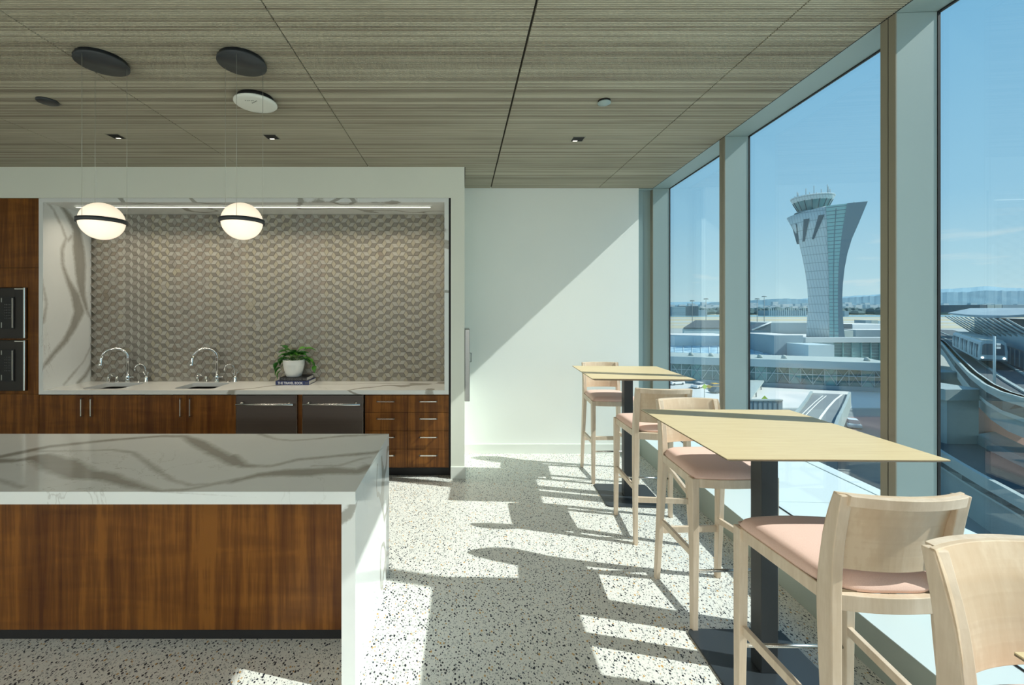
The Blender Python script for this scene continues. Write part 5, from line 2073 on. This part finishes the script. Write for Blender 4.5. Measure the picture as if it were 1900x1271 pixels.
hdg = math.atan2(-31, -30)
tf = E(1843, 672, 66)
trn = empty('airport_train', (tf.x, tf.y, tf.z), hdg)
tag(trn, 'three-car pale blue airport train with lit headlamps', 'train')
CL, CWd, CH = 12.0, 1.42, 3.15
for k in range(3):
    x1, x0 = -k * (CL + .5), -k * (CL + .5) - CL
    cb_ = MB()
    prof = [(-CWd, .15), (CWd, .15), (CWd + .02, 1.4), (CWd - .12, CH - .25), (CWd - .45, CH), (-CWd + .45, CH), (-CWd + .12, CH - .25), (-CWd - .02, 1.4)]
    cb_.loft([[(x0, a, b2) for a, b2 in prof], [(x1 - .25, a, b2) for a, b2 in prof], [(x1, a * .93, .2 + b2 * .95) for a, b2 in prof]])
    car_o = cb_.build('carriage', M['o_train'], trn)
    B(x0 + .2, x1 - .4, -CWd + .4, CWd - .4, CH - .02, CH + .14).build('roof_panel', M['o_trainroof'], trn)
    for s in (-1, 1):
        for q_ in range(4):
            xx = x0 + 1.3 + q_ * 2.75
            B(xx, xx + 1.15, s * (CWd + .015) - .03, s * (CWd + .015) + .03, .5, 2.55).build('door_window', M['o_dark'] if q_ % 2 else M['o_greyblue'], trn)
MB().prism([(-1.12, 1.05), (1.12, 1.05), (1.05, 2.55), (.8, 2.75), (-.8, 2.75), (-1.05, 2.55)], -.03, .05, axis='x').build('windscreen', M['o_dark'], trn)
for s in (-1, 1):
    MB().tube([(-.02, s * 1.05, .62), (.10, s * 1.05, .62)], .14, 10).build('headlamp', M['o_head'], trn)
B(-.05, .06, -1.2, 1.2, .25, .42).build('bumper', M['o_dark'], trn)

stn = empty('train_station', E(1840, 600, 90))
tag(stn, 'station with wide flat canopy on slanted struts at right', 'station')
off = Vector(stn.location)
cpts = [E(1759, 582.8, 108), E(1790, 586.5, 92), E(1830, 591, 78), E(1868, 589.5, 70), E(1925, 586, 64), E(2050, 585, 64), E(2050, 577, 130), E(1900, 577, 130), E(1800, 577.5, 130)]
rg = [[p - off for p in cpts], [p - off + Vector((0, 0, .9 if i > 5 else .35)) for i, p in enumerate(cpts)]]
MB().loft(rg).build('canopy', M['o_greyblue'], stn)
w0, w1 = E(1808, 600, 92), E(1960, 600, 60)
dv = (w1 - w0)
nrm = Vector((-dv.y, dv.x, 0)).normalized() * -1
if nrm.dot(Vector((1, 1, 0))) < 0:
    nrm = -nrm
z0_, z1_ = -3.2, .2
wq = [w0 - off, w1 - off, w1 - off + nrm * .5, w0 - off + nrm * .5]
MB().prism([(p.x, p.y) for p in wq], z0_ - off.z, z1_ - off.z).build('back_wall', M['o_dark'], stn)
for k in range(13):
    t = k / 12
    b0 = w0 + dv * t - nrm * .2
    b0.z = z0_
    t0 = b0 - nrm * 3.4 - dv.normalized() * 3.6
    t0.z = z1_ + .1
    MB().tube([b0 - off, t0 - off], .13, 5).build('strut', M['o_concrete'], stn)
    c_ = b0.copy()
pr0, pr1 = E(1801, 606, 96), E(1990, 655, 52)
pp = [pr0 - off, pr1 - off]
q4 = [Vector((p.x, p.y, 0)) for p in pp]
nn = Vector((-(q4[1] - q4[0]).y, (q4[1] - q4[0]).x, 0)).normalized() * .5
MB().add([q4[0] + Vector((0, 0, pp[0].z)), q4[1] + Vector((0, 0, pp[1].z + 1.2)), q4[1] + Vector((0, 0, pp[1].z - 1.6)), q4[0] + Vector((0, 0, pp[0].z - 1.7)),
          q4[0] + nn + Vector((0, 0, pp[0].z)), q4[1] + nn + Vector((0, 0, pp[1].z + 1.2)), q4[1] + nn + Vector((0, 0, pp[1].z - 1.6)), q4[0] + nn + Vector((0, 0, pp[0].z - 1.7))],
         [(0, 1, 2, 3), (7, 6, 5, 4), (0, 4, 5, 1), (1, 5, 6, 2), (2, 6, 7, 3), (3, 7, 4, 0)]).build('platform_parapet', M['o_pale'], stn)
lower = MB()
for k in range(22):
    t0, t1 = k / 22, (k + .7) / 22
    a_, b2 = q4[0].lerp(q4[1], t0), q4[0].lerp(q4[1], t1)
    zt2 = pp[0].z + (pp[1].z - pp[0].z) * t0 - 1.8
    o_ = MB().prism([(a_.x, a_.y), (b2.x, b2.y), (b2.x + nn.x, b2.y + nn.y), (a_.x + nn.x, a_.y + nn.y)], -9 - off.z, zt2).build('cladding_panel', M['o_greyblue'], stn)
for (u0, u1, mt) in ((1818, 1832, 'o_dark'), (1832, 1846, 'o_concrete_lt'), (1846, 1860, 'o_concrete_lt'), (1860, 2000, 'o_greyblue')):
    a_, b2 = E(u0, 565.5, 135) - off, E(u1, 577, 135) - off
    B(a_.x, b2.x - .2, a_.y, a_.y + 15, b2.z - .5, a_.z).build('rooftop_block', M[mt], stn)
pg = empty('signal_post', E(1845, 712, 50))
tag(pg, 'pale trackside post with two signal boxes before the train', 'post')
p0 = Vector(pg.location)
MB().tube([(0, 0, zg - .88 - p0.z), (0, 0, E(1845, 624, 50).z - p0.z)], .13, 6).build('pole', M['o_pale'], pg)
for v in (639, 645):
    q_ = E(1846, v, 50) - p0
    B(.1, .55, -.15, .15, q_.z - .12, q_.z + .12).build('signal_box', M['o_white'], pg)
